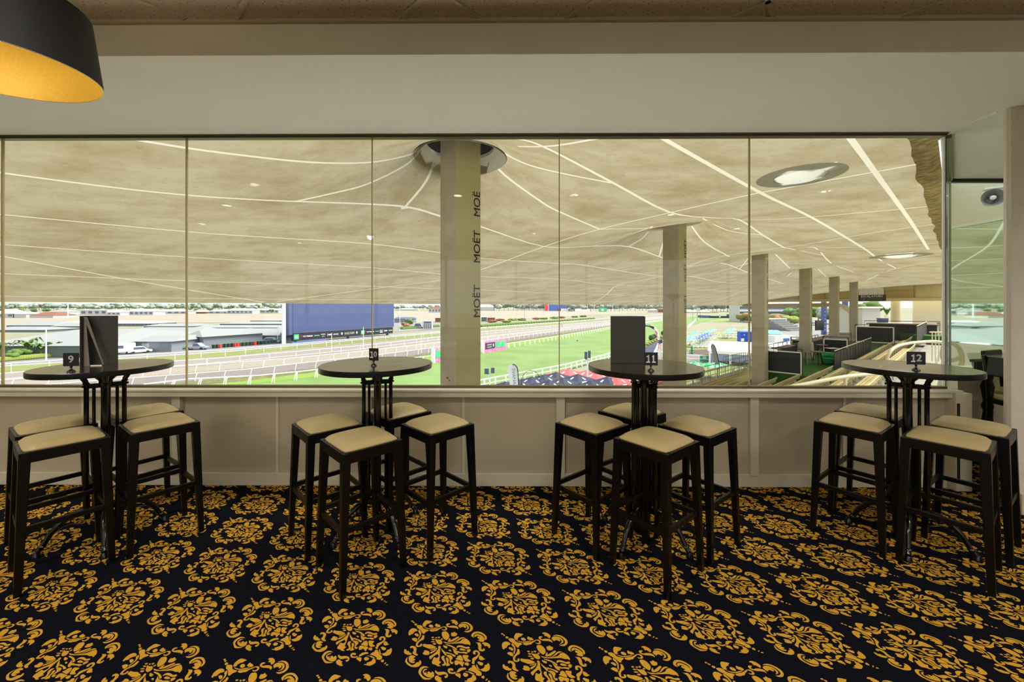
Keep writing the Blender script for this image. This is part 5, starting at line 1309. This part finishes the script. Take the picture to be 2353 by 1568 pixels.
# trees
def tree(p, h, w, m, label, group=None, n=16, trunk=True, name='tree', cat='tree', low=.35):
    t = thing(name, label, cat, p, 0, group)
    mb = MB()
    for i in range(n):
        g = random.random()*2*pi; r = w*.34*random.random()**.5; z = h*(low+(1-low)*(.25+.55*random.random()))
        k = 1-.35*abs(z/h-.6)
        mb.ball((r*cos(g)*k, r*sin(g)*k, z), w*(.17+.10*random.random()), 8, (1, 1, .75), .2)
    q_ = mb.build('crown', m, t); q_.data.polygons.foreach_set('use_smooth', [True]*len(q_.data.polygons))
    if trunk: MB().tube([(0, 0, 0), (w*.02, 0, h*.6)], [h*.03, h*.02], 5).build('trunk', 'bark', t)
    return t
TG = 'hazy trees along the horizon'
rnd = random.Random(3)
protos = []
def horizon(x0, x1, step, yb, ht, mats, hv=.3):
    x = x0
    while x < x1:
        m_ = rnd.choice(mats); yb_ = yb+rnd.uniform(-1, 1); p = G(x, yb_); s_ = p.y/F
        h = ht*s_*rnd.uniform(1-hv, 1+hv)
        key = (m_, rnd.randint(0, 2))
        lb = {'leaf_haze': 'pale hazy green tree on the horizon', 'leaf_haze_grey': 'grey-green hazy tree on the horizon', 'leaf_dark': 'darker green tree among the distant houses', 'leaf': 'fresh green tree among the distant houses'}[m_]
        src = next((q for k, q in protos if k == key), None)
        if src is None:
            src = tree(p, 10, 13, m_, lb, TG); protos.append((key, src)); o = src
        else: o = dup(src)
        o.location = p; o.scale = (h/10,)*3; o.rotation_euler = (0, 0, rnd.random()*6); x += step*rnd.uniform(.7, 1.3)
horizon(-30, 660, 8, 713, 13, ['leaf_haze', 'leaf_haze_grey', 'leaf_haze'])
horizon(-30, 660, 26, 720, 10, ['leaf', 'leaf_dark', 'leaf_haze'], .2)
horizon(905, 1010, 8, 712.5, 9, ['leaf_haze', 'leaf_haze_grey'])
horizon(1136, 1260, 9, 713.5, 16, ['leaf_haze_grey', 'leaf_haze'], .15)
horizon(1310, 1530, 9, 715, 17, ['leaf_haze_grey', 'leaf_haze'], .2)
horizon(1583, 1740, 8, 717, 20, ['leaf_haze_grey', 'leaf_haze'], .2)
for px, py, h, w, m_, lb in ((1708, 741, 5.8, 11, 'leaf_orange', 'spreading orange flowering tree left of the third column'), (1730, 742, 4.6, 8, 'leaf', 'green shrub-like tree left of the third column'),
                             (1788, 743, 5.0, 13, 'leaf_orange', 'orange flowering tree behind the white truck'), (1812, 744, 4.0, 11, 'leaf_yellow', 'olive bush right of the truck'),
                             (1830, 742, 9.5, 15, 'leaf', 'fresh green tree left of the fourth column'), (1880, 742, 11, 14, 'leaf', 'tall green tree right of the fourth column'), (1908, 745, 10, 16, 'leaf_haze', 'pale green tree between the navy posts'), (1945, 748, 9, 12, 'leaf_haze', 'pale tree right of the fifth column'), (1985, 752, 13, 14, 'leaf', 'green tree showing above the white stair block')):
    tree(G(px, py), h, w, m_, lb, 'trees under the end wall')
# bananas and shrubs at the left
def banana(px, py, h, label, trunk=.45):
    t = thing('banana_plant', label, 'plant', G(px, py), random.random()*6, 'banana plants in front of the stables')
    MB().tube([(0, 0, 0), (.1, 0, h*trunk)], [.28, .2], 8).build('trunk', 'bark', t)
    mb = MB()
    for i in range(11):
        g = i*2*pi/11+random.random()*.4; L = h*(.38+.18*random.random()); up = h*(.3+.35*random.random())
        pts = [V((0, 0, h*trunk)), V((cos(g)*L*.35, sin(g)*L*.35, h*trunk+up*.7)), V((cos(g)*L*.8, sin(g)*L*.8, h*trunk+up*.85)), V((cos(g)*L*1.15, sin(g)*L*1.15, h*trunk+up*.5))]
        sd = V((-sin(g), cos(g), 0)); ws = [.05, .32, .34, .03]; k = len(mb.v)
        for p, w in zip(pts, ws): mb.v += [tuple(p-sd*w), tuple(p+V((0, 0, -.08))), tuple(p+sd*w)]
        for a in range(3):
            for b in range(2): mb.f.append((k+3*a+b, k+3*a+b+1, k+3*a+b+4, k+3*a+b+3)); mb.m.append(0)
    mb.build('leaves', 'leaf', t)
for px, py, h, lb in ((64, 823, 4.6, 'tallest banana plant, with a clear tan trunk'), (-4, 826, 4.4, 'banana plant at the far left edge'), (95, 822, 3.3, 'low banana plant left of the street lamp'), (126, 819, 3.3, 'low banana plant right of the street lamp'), (150, 816, 3.0, 'yellowish banana plant above number card 9'), (176, 815, 2.9, 'small leafy plant left of the menu folder'), (300, 806, 2.9, 'banana plant beside the caravan')): banana(px, py, h, lb)
for px, py, h, w, m_, lb in ((38, 826, 2.4, 2.6, 'leaf', 'round green bush left of the tan trunk'), (50, 826, 2.6, 3.0, 'leaf', 'leafy bush under the tallest banana'), (133, 819, 2.2, 2.6, 'leaf_yellow', 'white-flowering bush behind number card 9'), (28, 829, 1.6, 2.6, 'leaf', 'white-flowering bush at the left'), (275, 806, 3.4, 3.4, 'leaf', 'small green tree above the caravan'), (402, 802, 3.2, 3.2, 'leaf_yellow', 'yellow-green tree at the first window joint'), (357, 808, 1.6, 1.8, 'leaf', 'white-flowering bush right of the white car'), (413, 806, 1.8, 2.2, 'leaf', 'low bush beside the silver pickup'), (604, 785, 2.0, 3.0, 'leaf', 'small round tree behind the bins'), (650, 787, 3.2, 3.6, 'leaf_yellow', 'bushy tree beside the board pole'), (940, 749, 4.2, 6, 'leaf', 'green tree in the yard right of the board'), (933, 752, 2.2, 5, 'brick', 'reddish shrub in the yard right of the board')):
    tree(G(px, py), h, w, m_, lb, 'shrubs around the stables', 9, h > 3, 'bush', 'bush', .1)
for f_, x0, x1, st, m_, lb, hh, nm in ((lambda x: 832-x*.092, -20, 200, 6, 'leaf_yellow', 'low yellow-green hedge plant along the service road', .8, 'hedge_plant'),
                              (lambda x: 757-(x-925)*.065, 925, 1008, 5, 'leaf', 'clipped green hedge clump beside the tracks', 1.1, 'hedge_plant'),
                              (lambda x: 752-(x-1106)*.069, 1106, 1366, 6, 'leaf', 'clipped hedge clump in a dotted line beside the tracks', 1.2, 'hedge_plant')):
    x = x0; src = None
    while x < x1:
        p = G(x, f_(x))
        if src is None: src = MB().ball((0, 0, hh*.5), hh, 8, (1.5, 1, .7), .2).build(nm, m_); o = src
        else: o = src.copy(); C.objects.link(o)
        o.location = p; tag(o, lb, 'hedge', lb+'s'); x += st
for i, (x, y) in enumerate(((1150, 738), (1180, 737), (1200, 737), (1232, 735), (1250, 734.5), (1275, 733), (1290, 732), (1320, 730), (1340, 729), (1130, 742), (1165, 742))):
    o = MB().ball((0, 0, 1), 1.6, 8, (2.6, 1, .6), .25).build('flower_bed', ['brick', 'leaf_yellow', 'leaf'][i % 3]); o.location = G(x, y)
    tag(o, ['reddish', 'yellow-green', 'green'][i % 3]+' flower bed in the infield garden beyond the tracks', 'flower bed', 'infield flower beds')

# ------------------------------------------------------------------ vehicles
def car(px, py, L, W, H, m, label, yaw, kind='suv'):
    t = thing('car', label, 'car', G(px, py), yaw)
    if kind == 'van':
        MB().hull([(-L/2, -W/2, .45), (L/2, -W/2, .45), (L/2, W/2, .45), (-L/2, W/2, .45)], [(-L/2, -W/2, H), (L/2, -W/2, H), (L/2, W/2, H), (-L/2, W/2, H)]).build('body', m, t, bevel=.25)
        MB().box(-L*.25, L*.15, -W/2-.02, -W/2, H*.55, H*.8).build('window', 'window_dark', t)
    else:
        prof = [(-L/2, .35), (L/2, .35), (L/2, .8), (L*.30, .98), (L*.14, H), (-L*.32 if kind == 'suv' else -L*.02, H), (-L*.47 if kind == 'suv' else -L*.10, .98), (-L/2, .95)]
        MB().prism(prof, -W/2, W/2, lambda x, z, d: (x, d, z)).build('body', m, t, bevel=.06)
        gp = [(L*.25, 1.0), (L*.13, H-.08), (-L*.28 if kind == 'suv' else -L*.02, H-.08), (-L*.40 if kind == 'suv' else -L*.08, 1.0)]
        MB().prism(gp, -W/2-.015, W/2+.015, lambda x, z, d: (x, d, z)).build('window', 'window_dark', t)
    w0 = None
    for sx in (-.3, .3):
        for sy in (-1, 1):
            if w0 is None: w0 = MB().lathe([(.34, -.12), (.34, .12)], 14).build('wheel', 'tyre', t); w0.rotation_euler = (R(90), 0, 0); c = w0
            else: c = w0.copy(); C.objects.link(c); c.parent = t
            c.location = (L*sx, sy*(W/2-.1), .34)
    return t
car(319, 812.5, 4.4, 1.85, 1.65, 'car_white', 'white car parked behind the fence, left of the first window joint', R(62))
car(278, 815, 4.6, 2.1, 2.65, 'car_white', 'white caravan with a dark window beside the white car', R(30), 'van')
car(452, 804, 5.0, 1.9, 1.75, 'car_silver', 'silver pickup truck parked beside the stables', R(10), 'ute')
car(624, 789, 4.6, 1.9, 1.7, 'car_silver', 'silver car behind the green bins', R(12))
car(963, 755, 5.5, 2, 2.6, 'car_silver', 'bluish tractor in the yard right of the board', R(5))
car(1787, 745, 9.5, 2.6, 3.6, 'car_white', 'white and green truck behind the third column', R(-8), 'van')
car(1911, 757, 4.6, 1.9, 1.8, 'car_white', 'white car parked between the navy posts', R(60))
t = thing('ticket_booth', 'white barred booth in the yard right of the board', 'booth', G(973, 757))
MB().box(-.2, 4.2, 0, 2, 0, 4.0).build('wall', 'wall_white', t); MB().box(.3, 3.6, -.1, 0, 3.0, 3.7).build('sign', 'window_dark', t)
for i in range(4): MB().box(.4+i*.95, .75+i*.95, -.1, 0, .6, 2.6).build('bar', 'window_dark', t)
# bins
src = None
for i in range(18):
    x = 492+i*8.4; y = 801.5-i*.72; p = G(x, y)
    if src is None:
        src = thing('wheelie_bin', '', 'bin'); MB().box(-.3, .3, -.35, .35, 0, 1.0, 1.15, 1.15).build('bin_body', 'bin_dark', src); MB().box(-.36, .36, -.42, .42, 1.0, 1.1).build('lid', 'bin_green', src); o = src
    else: o = dup(src)
    o.location = p; tag(o, 'green-lidded wheelie bin in the long row in front of the grey shed', 'bin', 'wheelie bins in front of the shed')
for x, y in ((511, 800), (545, 797), (551, 796.5), (590, 793)):
    o = MB().box(-.3, .3, -.35, .35, 0, 1.05, 1.1, 1.1).build('wheelie_bin', 'bin_red'); o.location = G(x, y)+V((0, -.9, 0)); tag(o, 'red wheelie bin standing before the green row', 'bin', 'red bins before the row')
# ------------------------------------------------------------------ umbrellas
def umbrella(p, w, hp, m, name='umbrella', marks=True, hub=.75, base_z=None):
    t = thing(name, 'x', 'umbrella', p)
    z0 = hp-hub; mb = MB(); k = 10
    # square pagoda canopy, slightly hollow panels
    N = 8
    for s in range(4):
        g = s*pi/2; c, sn = cos(g), sin(g)
        for i in range(N+1):
            r = i/N
            for j in range(N+1):
                u = (2*j/N-1)
                x, y = r*w/2, u*r*w/2; z = hp-hub*(r**.85)-.10*r*(1-u*u)*(.8)
                mb.v.append((x*c-y*sn, x*sn+y*c, z))
        o_ = len(mb.v)-(N+1)**2
        for i in range(N):
            for j in range(N):
                a = o_+i*(N+1)+j; mb.f.append((a, a+1, a+N+2, a+N+1)); mb.m.append(0)
    mb.build('canopy', m, t, smooth=False, fix=False)
    MB().tube([(0, 0, 0), (0, 0, hp)], .035, 6).build('pole', 'rail_dark', t)
    if marks:
        for s in range(4):
            g = s*pi/2; c, sn = cos(g), sin(g)
            def lay(r, u, dz=.03): 
                x, y = r*w/2, u*r*w/2; z = hp-hub*(r**.85)-.10*r*(1-u*u)*.8+dz
                return (x*c-y*sn, x*sn+y*c, z)
            for (r0, r1, u0, u1) in ((.36, .60, -.12, .10), (.74, .93, -.62, -.12), (.80, .90, .22, .60)):
                MB().add([lay(r0, u0), lay(r0, u1), lay(r1, u1), lay(r1, u0)], [(0, 1, 2, 3)]).build('print', 'white_print', t, label='white printed mark')
    return t
def at_height(px, py, h):                            # point h above the course ground seen at a pixel
    Y = F*(EYE-GZ-h)/(py-HY); return V(((px-CX)/F*Y, Y, GZ))
UM = [(1123.5, 884), (1160.6, 877), (1192, 873), (1223, 865.5), (1248.6, 861), (1278, 855), (1327.5, 859.5), (1293, 868), (1262, 873), (1334, 880), (1357, 874.5), (1395, 865), (1442, 884), (1300, 884), (1385, 889), (1230, 880)]
src = umbrella(V((0, 0, GZ)), 3.9, 3.2, 'umbrella_navy')
for i, (x, y) in enumerate(UM):
    o = src if i == 0 else dup(src)
    o.location = at_height(x, y, 3.2); o.rotation_euler = (0, 0, R([38, 44, 40, 35, 50, 42][i % 6])); tag(o, 'navy square umbrella with white print in the crowded cluster below the turf track', 'umbrella', 'navy umbrellas below the window')
src = umbrella(V((0, 0, GZ)), 4.2, 3.2, 'umbrella_red', marks=True)
for i, (x, y, wd) in enumerate(((1307, 851, 'behind the navy ones, peak showing'), (1370, 857, 'left of the stem of table 11'), (1415, 869, 'just under the rim of table 11'), (1425, 860, 'behind table 11'), (1510, 869, 'at the foot of the second column'), (1540, 880, 'nearest the second column'), (1352, 853, 'among the pink row left of table 11'))):
    o = src if i == 0 else dup(src)
    o.location = at_height(x, y, 3.0); o.rotation_euler = (0, 0, R(40)); tag(o, 'salmon red square umbrella, '+wd, 'umbrella', 'red umbrellas by the lane')
def rows(pts, m, label, group, w=2.6, h=2.5):
    src = umbrella(V((0, 0, GZ)), w, h, m, marks=True, hub=.5)
    for i, (x, y) in enumerate(pts):
        o = src if i == 0 else dup(src)
        o.location = at_height(x, y, h); o.rotation_euler = (0, 0, R(15)); tag(o, label, 'umbrella', group)
rows([(1588, 772), (1592, 768), (1596, 764), (1600, 760), (1585, 777)], 'umbrella_teal', 'teal umbrella in the row just right of the second column', 'teal umbrellas by the second column')
rows([(1624, 764), (1629, 760), (1634, 757), (1638, 755)], 'umbrella_teal', 'teal umbrella in the row behind the blue ones', 'teal umbrellas behind the blue')
rows([(1608, 775), (1614, 771), (1620, 767.5), (1626, 765)], 'umbrella_blue', 'blue umbrella over the middle bank of white seats', 'blue umbrellas')
rows([(1671, 762), (1675, 759), (1680, 756), (1684, 753.5)], 'umbrella_teal', 'teal umbrella over the small bank of white seats', 'teal umbrellas over the small seats')
rows([(1713, 757), (1719, 754), (1724, 751)], 'umbrella_teal', 'pale teal umbrella behind the blue container', 'teal umbrellas behind the container')
rows([(1597, 830), (1627, 833), (1648, 831), (1500, 838)], 'umbrella_green', 'bright green umbrella at the fence in front of the marquee', 'green umbrellas by the fence', 3.0, 2.6)
# banks of white picnic seats
def seats(px0, px1, ny, y0, y1, slope, label, group):
    src = None
    for r in range(ny):
        f = r/(ny-1); y = y0+(y1-y0)*f; s = .65+.35*(1-f)
        for c in range(4):
            x = px0+(px1-px0)*f+c*(9.5*s)-14*s
            if src is None:
                src = thing('picnic_setting', label, 'table'); MB().box(-.9, .9, -.35, .35, .70, .75).build('table_top', 'white_paint', src)
                for sy in (-1, 1): MB().box(-.9, .9, sy*.75-.13, sy*.75+.13, .40, .44).build('bench_seat', 'white_paint', src)
                for sx in (-.7, .7):
                    MB().beam((sx, -.8, 0), (sx, .1, .7), .05, .05).beam((sx, .8, 0), (sx, -.1, .7), .05, .05).build('leg', 'frame_silver', src)
                o = src
            else: o = dup(src)
            o.location = G(x, y); o.rotation_euler = (0, 0, R(8)); tag(o, label, 'table', group)
seats(1610, 1640, 7, 800, 772, 0, 'white picnic table in the middle bank beyond the second column', 'middle bank of picnic tables')
seats(1576, 1598, 5, 794, 772, 0, 'white picnic table in the left bank, partly behind the second column', 'left bank of picnic tables')
seats(1672, 1690, 3, 778, 768, 0, 'white picnic table in the right bank near the blue container', 'right bank of picnic tables')
# marquee, container, tents
A = G(1629, 838)
t = thing('marquee', 'long white marquee with clear walls behind the white fence', 'tent', A, R(-30))
W = 17; he = 2.65; dp = 9
MB().hull([(-.2, -.2, he), (W, -.2, he), (W, dp, he), (-.2, dp, he)], [(-.1, dp*.45, he+1.5), (W, dp*.45, he+1.5), (W, dp*.55, he+1.5), (-.1, dp*.55, he+1.5)]).build('roof', 'tent_white', t)
MB().box(0, W, 0, .1, .8, he-.4).build('clear_wall', 'tent_clear', t)
MB().box(0, W, -.1, .1, he-.5, he).build('valance', 'tent_white', t)
for i in range(5): MB().box(W*i/5, W*i/5+.3, -.15, .2, 0, he).build('post', 'tent_white', t)
A = G(1702, 788); s_ = A.y/F
t = thing('blue_container', 'bright blue shipping container with white stickers beside the third column', 'container', A, R(-6))
MB().box(0, 5.8, 0, 2.4, .2, 25*s_).build('body', 'container_blue', t, bevel=.05)
mb = MB()
for i in range(14): mb.box(.2+i*.4, .32+i*.4, -.05, 0, .4, 24*s_)
mb.build('ribs', 'container_blue', t)
for x, z, r in ((.5, .9, .45), (4.9, 1.2, .4), (2.6, 1.8, .15), (1.0, 2.4, .15), (4.0, 2.9, .15)): MB().box(x-r, x+r, -.1, -.05, z-r, z+r).build('sticker', 'white_print', t)
MB().box(.4, 5.6, .3, 2, 25*s_, 25*s_+.5).build('roof_unit', 'frame_silver', t)
A = G(1780, 792); s_ = A.y/F
t = thing('stall', 'white awning stall with a small blue emblem right of the third column', 'stall', A)
MB().box(0, 48*s_, 0, 4, .2, 20*s_).build('body', 'white_paint', t, bevel=.1); MB().box(20*s_, 34*s_, -.06, 0, 8*s_, 14*s_).build('emblem', 'shipping_blue', t)
A = G(1768, 780); s_ = A.y/F
t = thing('stall', 'teal-roofed bar stall left of the white awning stall', 'stall', A)
MB().box(0, 28*s_, 0, 4, 0, 12*s_).build('body', 'window_dark', t)
MB().hull([(-.5, -.8, 12*s_), (29*s_, -.8, 12*s_), (29*s_, 4.5, 12*s_), (-.5, 4.5, 12*s_)], [(0, 2.6, 20*s_), (32*s_, 2.6, 20*s_), (32*s_, 3.4, 20*s_), (0, 3.4, 20*s_)]).build('roof', 'umbrella_teal', t)
t = thing('bleachers', 'stepped grey outdoor seating beyond the fourth column', 'stand', G(1815, 762), R(30))
for i in range(6): MB().box(0, 14, i*1.6, i*1.6+1.7, 0, .6+i*.9).build('step', 'asphalt', t)
for px, yb, lb in ((1893, 770, 'thick navy lighting column between the fourth and fifth columns'), (1942, 775, 'thick navy lighting column right of the fifth column')):
    t = thing('navy_post', lb, 'pole', G(px, yb)); MB().box(-.62, .62, -.6, .6, 0, 14).build('shaft', 'pole_navy', t)
    for i in range(6): MB().ball((.0, -.62, 2+i*1.4), .14, 6).build('lamp', 'white_print', t)
t = thing('green_banner', 'green banner with white print tied to the fence beside the second column', 'banner', G(1606, 832))
MB().box(0, 2.2, 0, .1, .15, 1.45).build('cloth', 'ad_green', t); MB().box(.8, 1.5, -.03, 0, .6, 1.1).build('print', 'white_print', t)
t = thing('notice_panel', 'green and white panel on the fence left of the second column', 'banner', G(1523, 826))
MB().box(0, 1.0, 0, .1, .15, 1.4).build('cloth', 'ad_green', t)
t = thing('bollard', 'column of green flower-shaped discs beside the paving', 'ornament', G(1590, 815))
for i in range(3): MB().ball((0, 0, .4+i*.62), .38, 8, (.8, .8, .9), .1).build('disc', 'umbrella_green', t)
# feather flags, loudspeaker posts, arches
def flag(px, pt, pb, w, m, label, txt=None, lean=0, Y=None):
    Yv = Y or 40.0; s = Yv/F
    p = P(px, pb, Yv); h = (pb-pt)*s; W = w*s
    t = thing('feather_flag', label, 'flag', p)
    n = 26; L = []; Rr = []
    for i in range(n+1):
        f = i/n; z = h*f
        hw = W/2*(.8+.2*f)*(1 if f < .72 else math.sqrt(max(.002, 1-((f-.72)/.28)**2)))
        c_ = lean*f
        Rr.append((c_+hw, z)); L.append((c_-hw, z))
    poly = Rr+L[::-1]
    MB().prism(poly, 0, .02, lambda x, z, d: (x, d, z)).build('cloth', m, t)
    MB().tube([(Rr[0][0], 0, -3.5)]+[(x+.03, 0, z) for x, z in Rr], .05, 6).build('mast', 'dark', t)
    if txt: text('print', txt, W*.42, 'flag_grey', t, frame((-W*.05, -.02, h*.48), (.08, 0, -1), (1, 0, .08)), label='grey vertical lettering', squash=1.2)
flag(1182, 837, 892, 24, 'flag_pale', 'tall white feather flag with vertical grey lettering right of the big column', 'SVANA', -.25)
flag(1648, 791, 838, 11, 'flag_grey', 'thin grey feather flag in front of the marquee', None, -.7, 55)
t = thing('hoop_banner', 'empty dark hoop of a pop-up flag beside the white feather flag', 'flag', P(1199, 892, 41))
MB().tube([(0, 0, 0)]+[(.95-.98*cos(i*pi/12), 0, .6+1.25*sin(i*pi/12)) for i in range(13)], .03, 6).build('hoop', 'dark', t)
def spk(px, pt, pb, w, label, s2=1):
    Yv = 46.0; s = Yv/F; p = P(px, pb, Yv); t = thing('loudspeaker_post', label, 'loudspeaker', p); h = (pb-pt)*s
    MB().tube([(0, 0, -3), (0, 0, h*.62)], .09, 8).build('post', 'rail_white', t)
    MB().beam((-.42, 0, h*.62), (.42, 0, h*.66), .05, .05).build('bracket', 'rail_white', t)
    MB().box(-w*s*.5, -w*s*.08, -.2, .2, h*.60, h*.95).build('speaker', 'speaker_grey', t, bevel=.02)
    MB().box(w*s*.14, w*s*.5, -.2, .2, h*.66, h*1.0).build('speaker', 'speaker_grey', t, bevel=.02)
spk(1125, 845, 882, 23, 'pair of grey loudspeakers on a white post right of the big column')
spk(1350, 806, 856, 13, 'pair of small dark loudspeakers on a white post left of table 11')
spk(1517, 780, 805, 8, 'small dark loudspeaker on a post beside the lane')
# floral arch over the lane
A = G(1450, 806); B = G(1513, 801); d = B-A
t = thing('floral_arch', 'pink and white floral arch over the lane with a navy banner on top', 'arch', A, math.atan2(d.y, d.x))
L = d.length; pts = [(L/2-L/2*cos(i*pi/20), 0, 6.2*sin(i*pi/20)**.6 if 0 < i < 20 else 0) for i in range(21)]
MB().tube(pts, .22, 8).build('frame', 'ad_magenta', t, smooth=True)
MB().tube([(x, -.05, z+.05) for x, y, z in pts[7:15]], .34, 8).build('banner', 'banner_black', t, smooth=True)
mb = MB()
for i in range(60):
    q = pts[random.choice([1, 2, 3, 4, 5, 15, 16, 17, 18, 19])]; mb.ball((q[0]+random.uniform(-.3, .3), -.2, q[2]+random.uniform(-.5, .5)), .14, 5)
mb.build('blossoms', 'flower_white', t)
text('lettering', 'EAGLE FARM', .5, 'white_print', t, frame((L*.62, -.42, 6.2), (1, 0, -.12), (.12, 0, 1)), label='white lettering on the banner')
for px, py, r, lb in ((1497.5, 783, 1.0, 'clipped ball bush nearest the menu board'), (1503.5, 778, .85, 'clipped ball bush behind the nearest one'), (1524, 770.5, .9, 'clipped ball bush left of the second column')):
    t = thing('ball_bush', lb, 'bush', G(px, py)); MB().ball((0, 0, r*.95), r, 12, (1, 1, .95), .06).build('foliage', 'leaf_dark', t); MB().tube([(0, 0, 0), (0, 0, r)], .1, 6).build('trunk', 'bark', t)
src = None
for i in range(9):
    f = i/8; p = G(1487+43*f, 795-23*f)
    if src is None: src = MB().ball((0, 0, .3), .6, 7, (1.4, 1, .8), .2).build('hedge_plant', 'leaf_yellow'); o = src
    else: o = src.copy(); C.objects.link(o)
    o.location = p; tag(o, 'yellow shrub in the border between the turf and the lane', 'hedge', 'border shrubs by the lane')
for i, (x, y) in enumerate(((1634, 829), (1641, 830), (1661, 831), (1670, 832), (1678, 833))):
    o = MB().ball((0, 0, .4), .55, 7, (1.3, 1, .9), .25).build('flower_bush', 'leaf'); o.location = G(x, y); tag(o, 'low flowering bush along the white fence before the marquee', 'bush', 'bushes before the marquee')
# magpie in flight over the turf
t = thing('bird', 'small black bird flying low over the turf track', 'bird', G(1326.5, 790)+V((0, 0, .8)))
MB().ball((0, 0, 0), .12, 8, (2, .8, .8)).add([(-.05, 0, 0), (.12, 0, 0), (.1, .1, .35), (.0, .1, .4)], [(0, 1, 2, 3)]).add([(-.05, 0, 0), (.12, 0, 0), (-.1, -.3, .2), (-.2, -.3, .25)], [(0, 1, 2, 3)]).build('body', 'dark', t)

# ------------------------------------------------------------------ light
w = bpy.data.worlds.new('sky'); bpy.context.scene.world = w; w.use_nodes = True
n = w.node_tree.nodes; l = w.node_tree.links; bg = n['Background']
tc = n.new('ShaderNodeTexCoord'); sp = n.new('ShaderNodeSeparateXYZ'); rp = n.new('ShaderNodeValToRGB')
l.new(tc.outputs['Generated'], sp.inputs[0]); l.new(sp.outputs['Z'], rp.inputs['Fac']); l.new(rp.outputs['Color'], bg.inputs['Color'])
rp.color_ramp.elements[0].position = 0; rp.color_ramp.elements[0].color = (.90, .94, 1, 1)
rp.color_ramp.elements[1].position = .5; rp.color_ramp.elements[1].color = (.86, .93, 1, 1)
bg.inputs['Strength'].default_value = .85
S = bpy.data.lights.new('sun', 'SUN'); S.energy = 4.8; S.angle = R(35); S.color = (1, .96, .88)
q = bpy.data.objects.new('sun', S); C.objects.link(q); q.rotation_euler = (R(-4), R(32), 0)

# ------------------------------------------------------------------ camera
cam = bpy.data.cameras.new('camera'); co = bpy.data.objects.new('camera', cam); C.objects.link(co)
co.location = (0, 0, EYE); co.rotation_euler = (R(90), 0, 0)
cam.sensor_width = 36; cam.lens = 36*F/2353; cam.shift_y = -(784-HY)/2353; cam.clip_start = .05; cam.clip_end = 9000
sc = bpy.context.scene; sc.camera = co
sc.view_settings.view_transform = 'Standard'; sc.view_settings.look = 'None'; sc.view_settings.gamma = 1; sc.view_settings.exposure = .88
sc.cycles.transparent_max_bounces = 24; sc.cycles.max_bounces = 10; sc.cycles.diffuse_bounces = 5; sc.cycles.sample_clamp_indirect = 6
sc.cycles.use_denoising = True
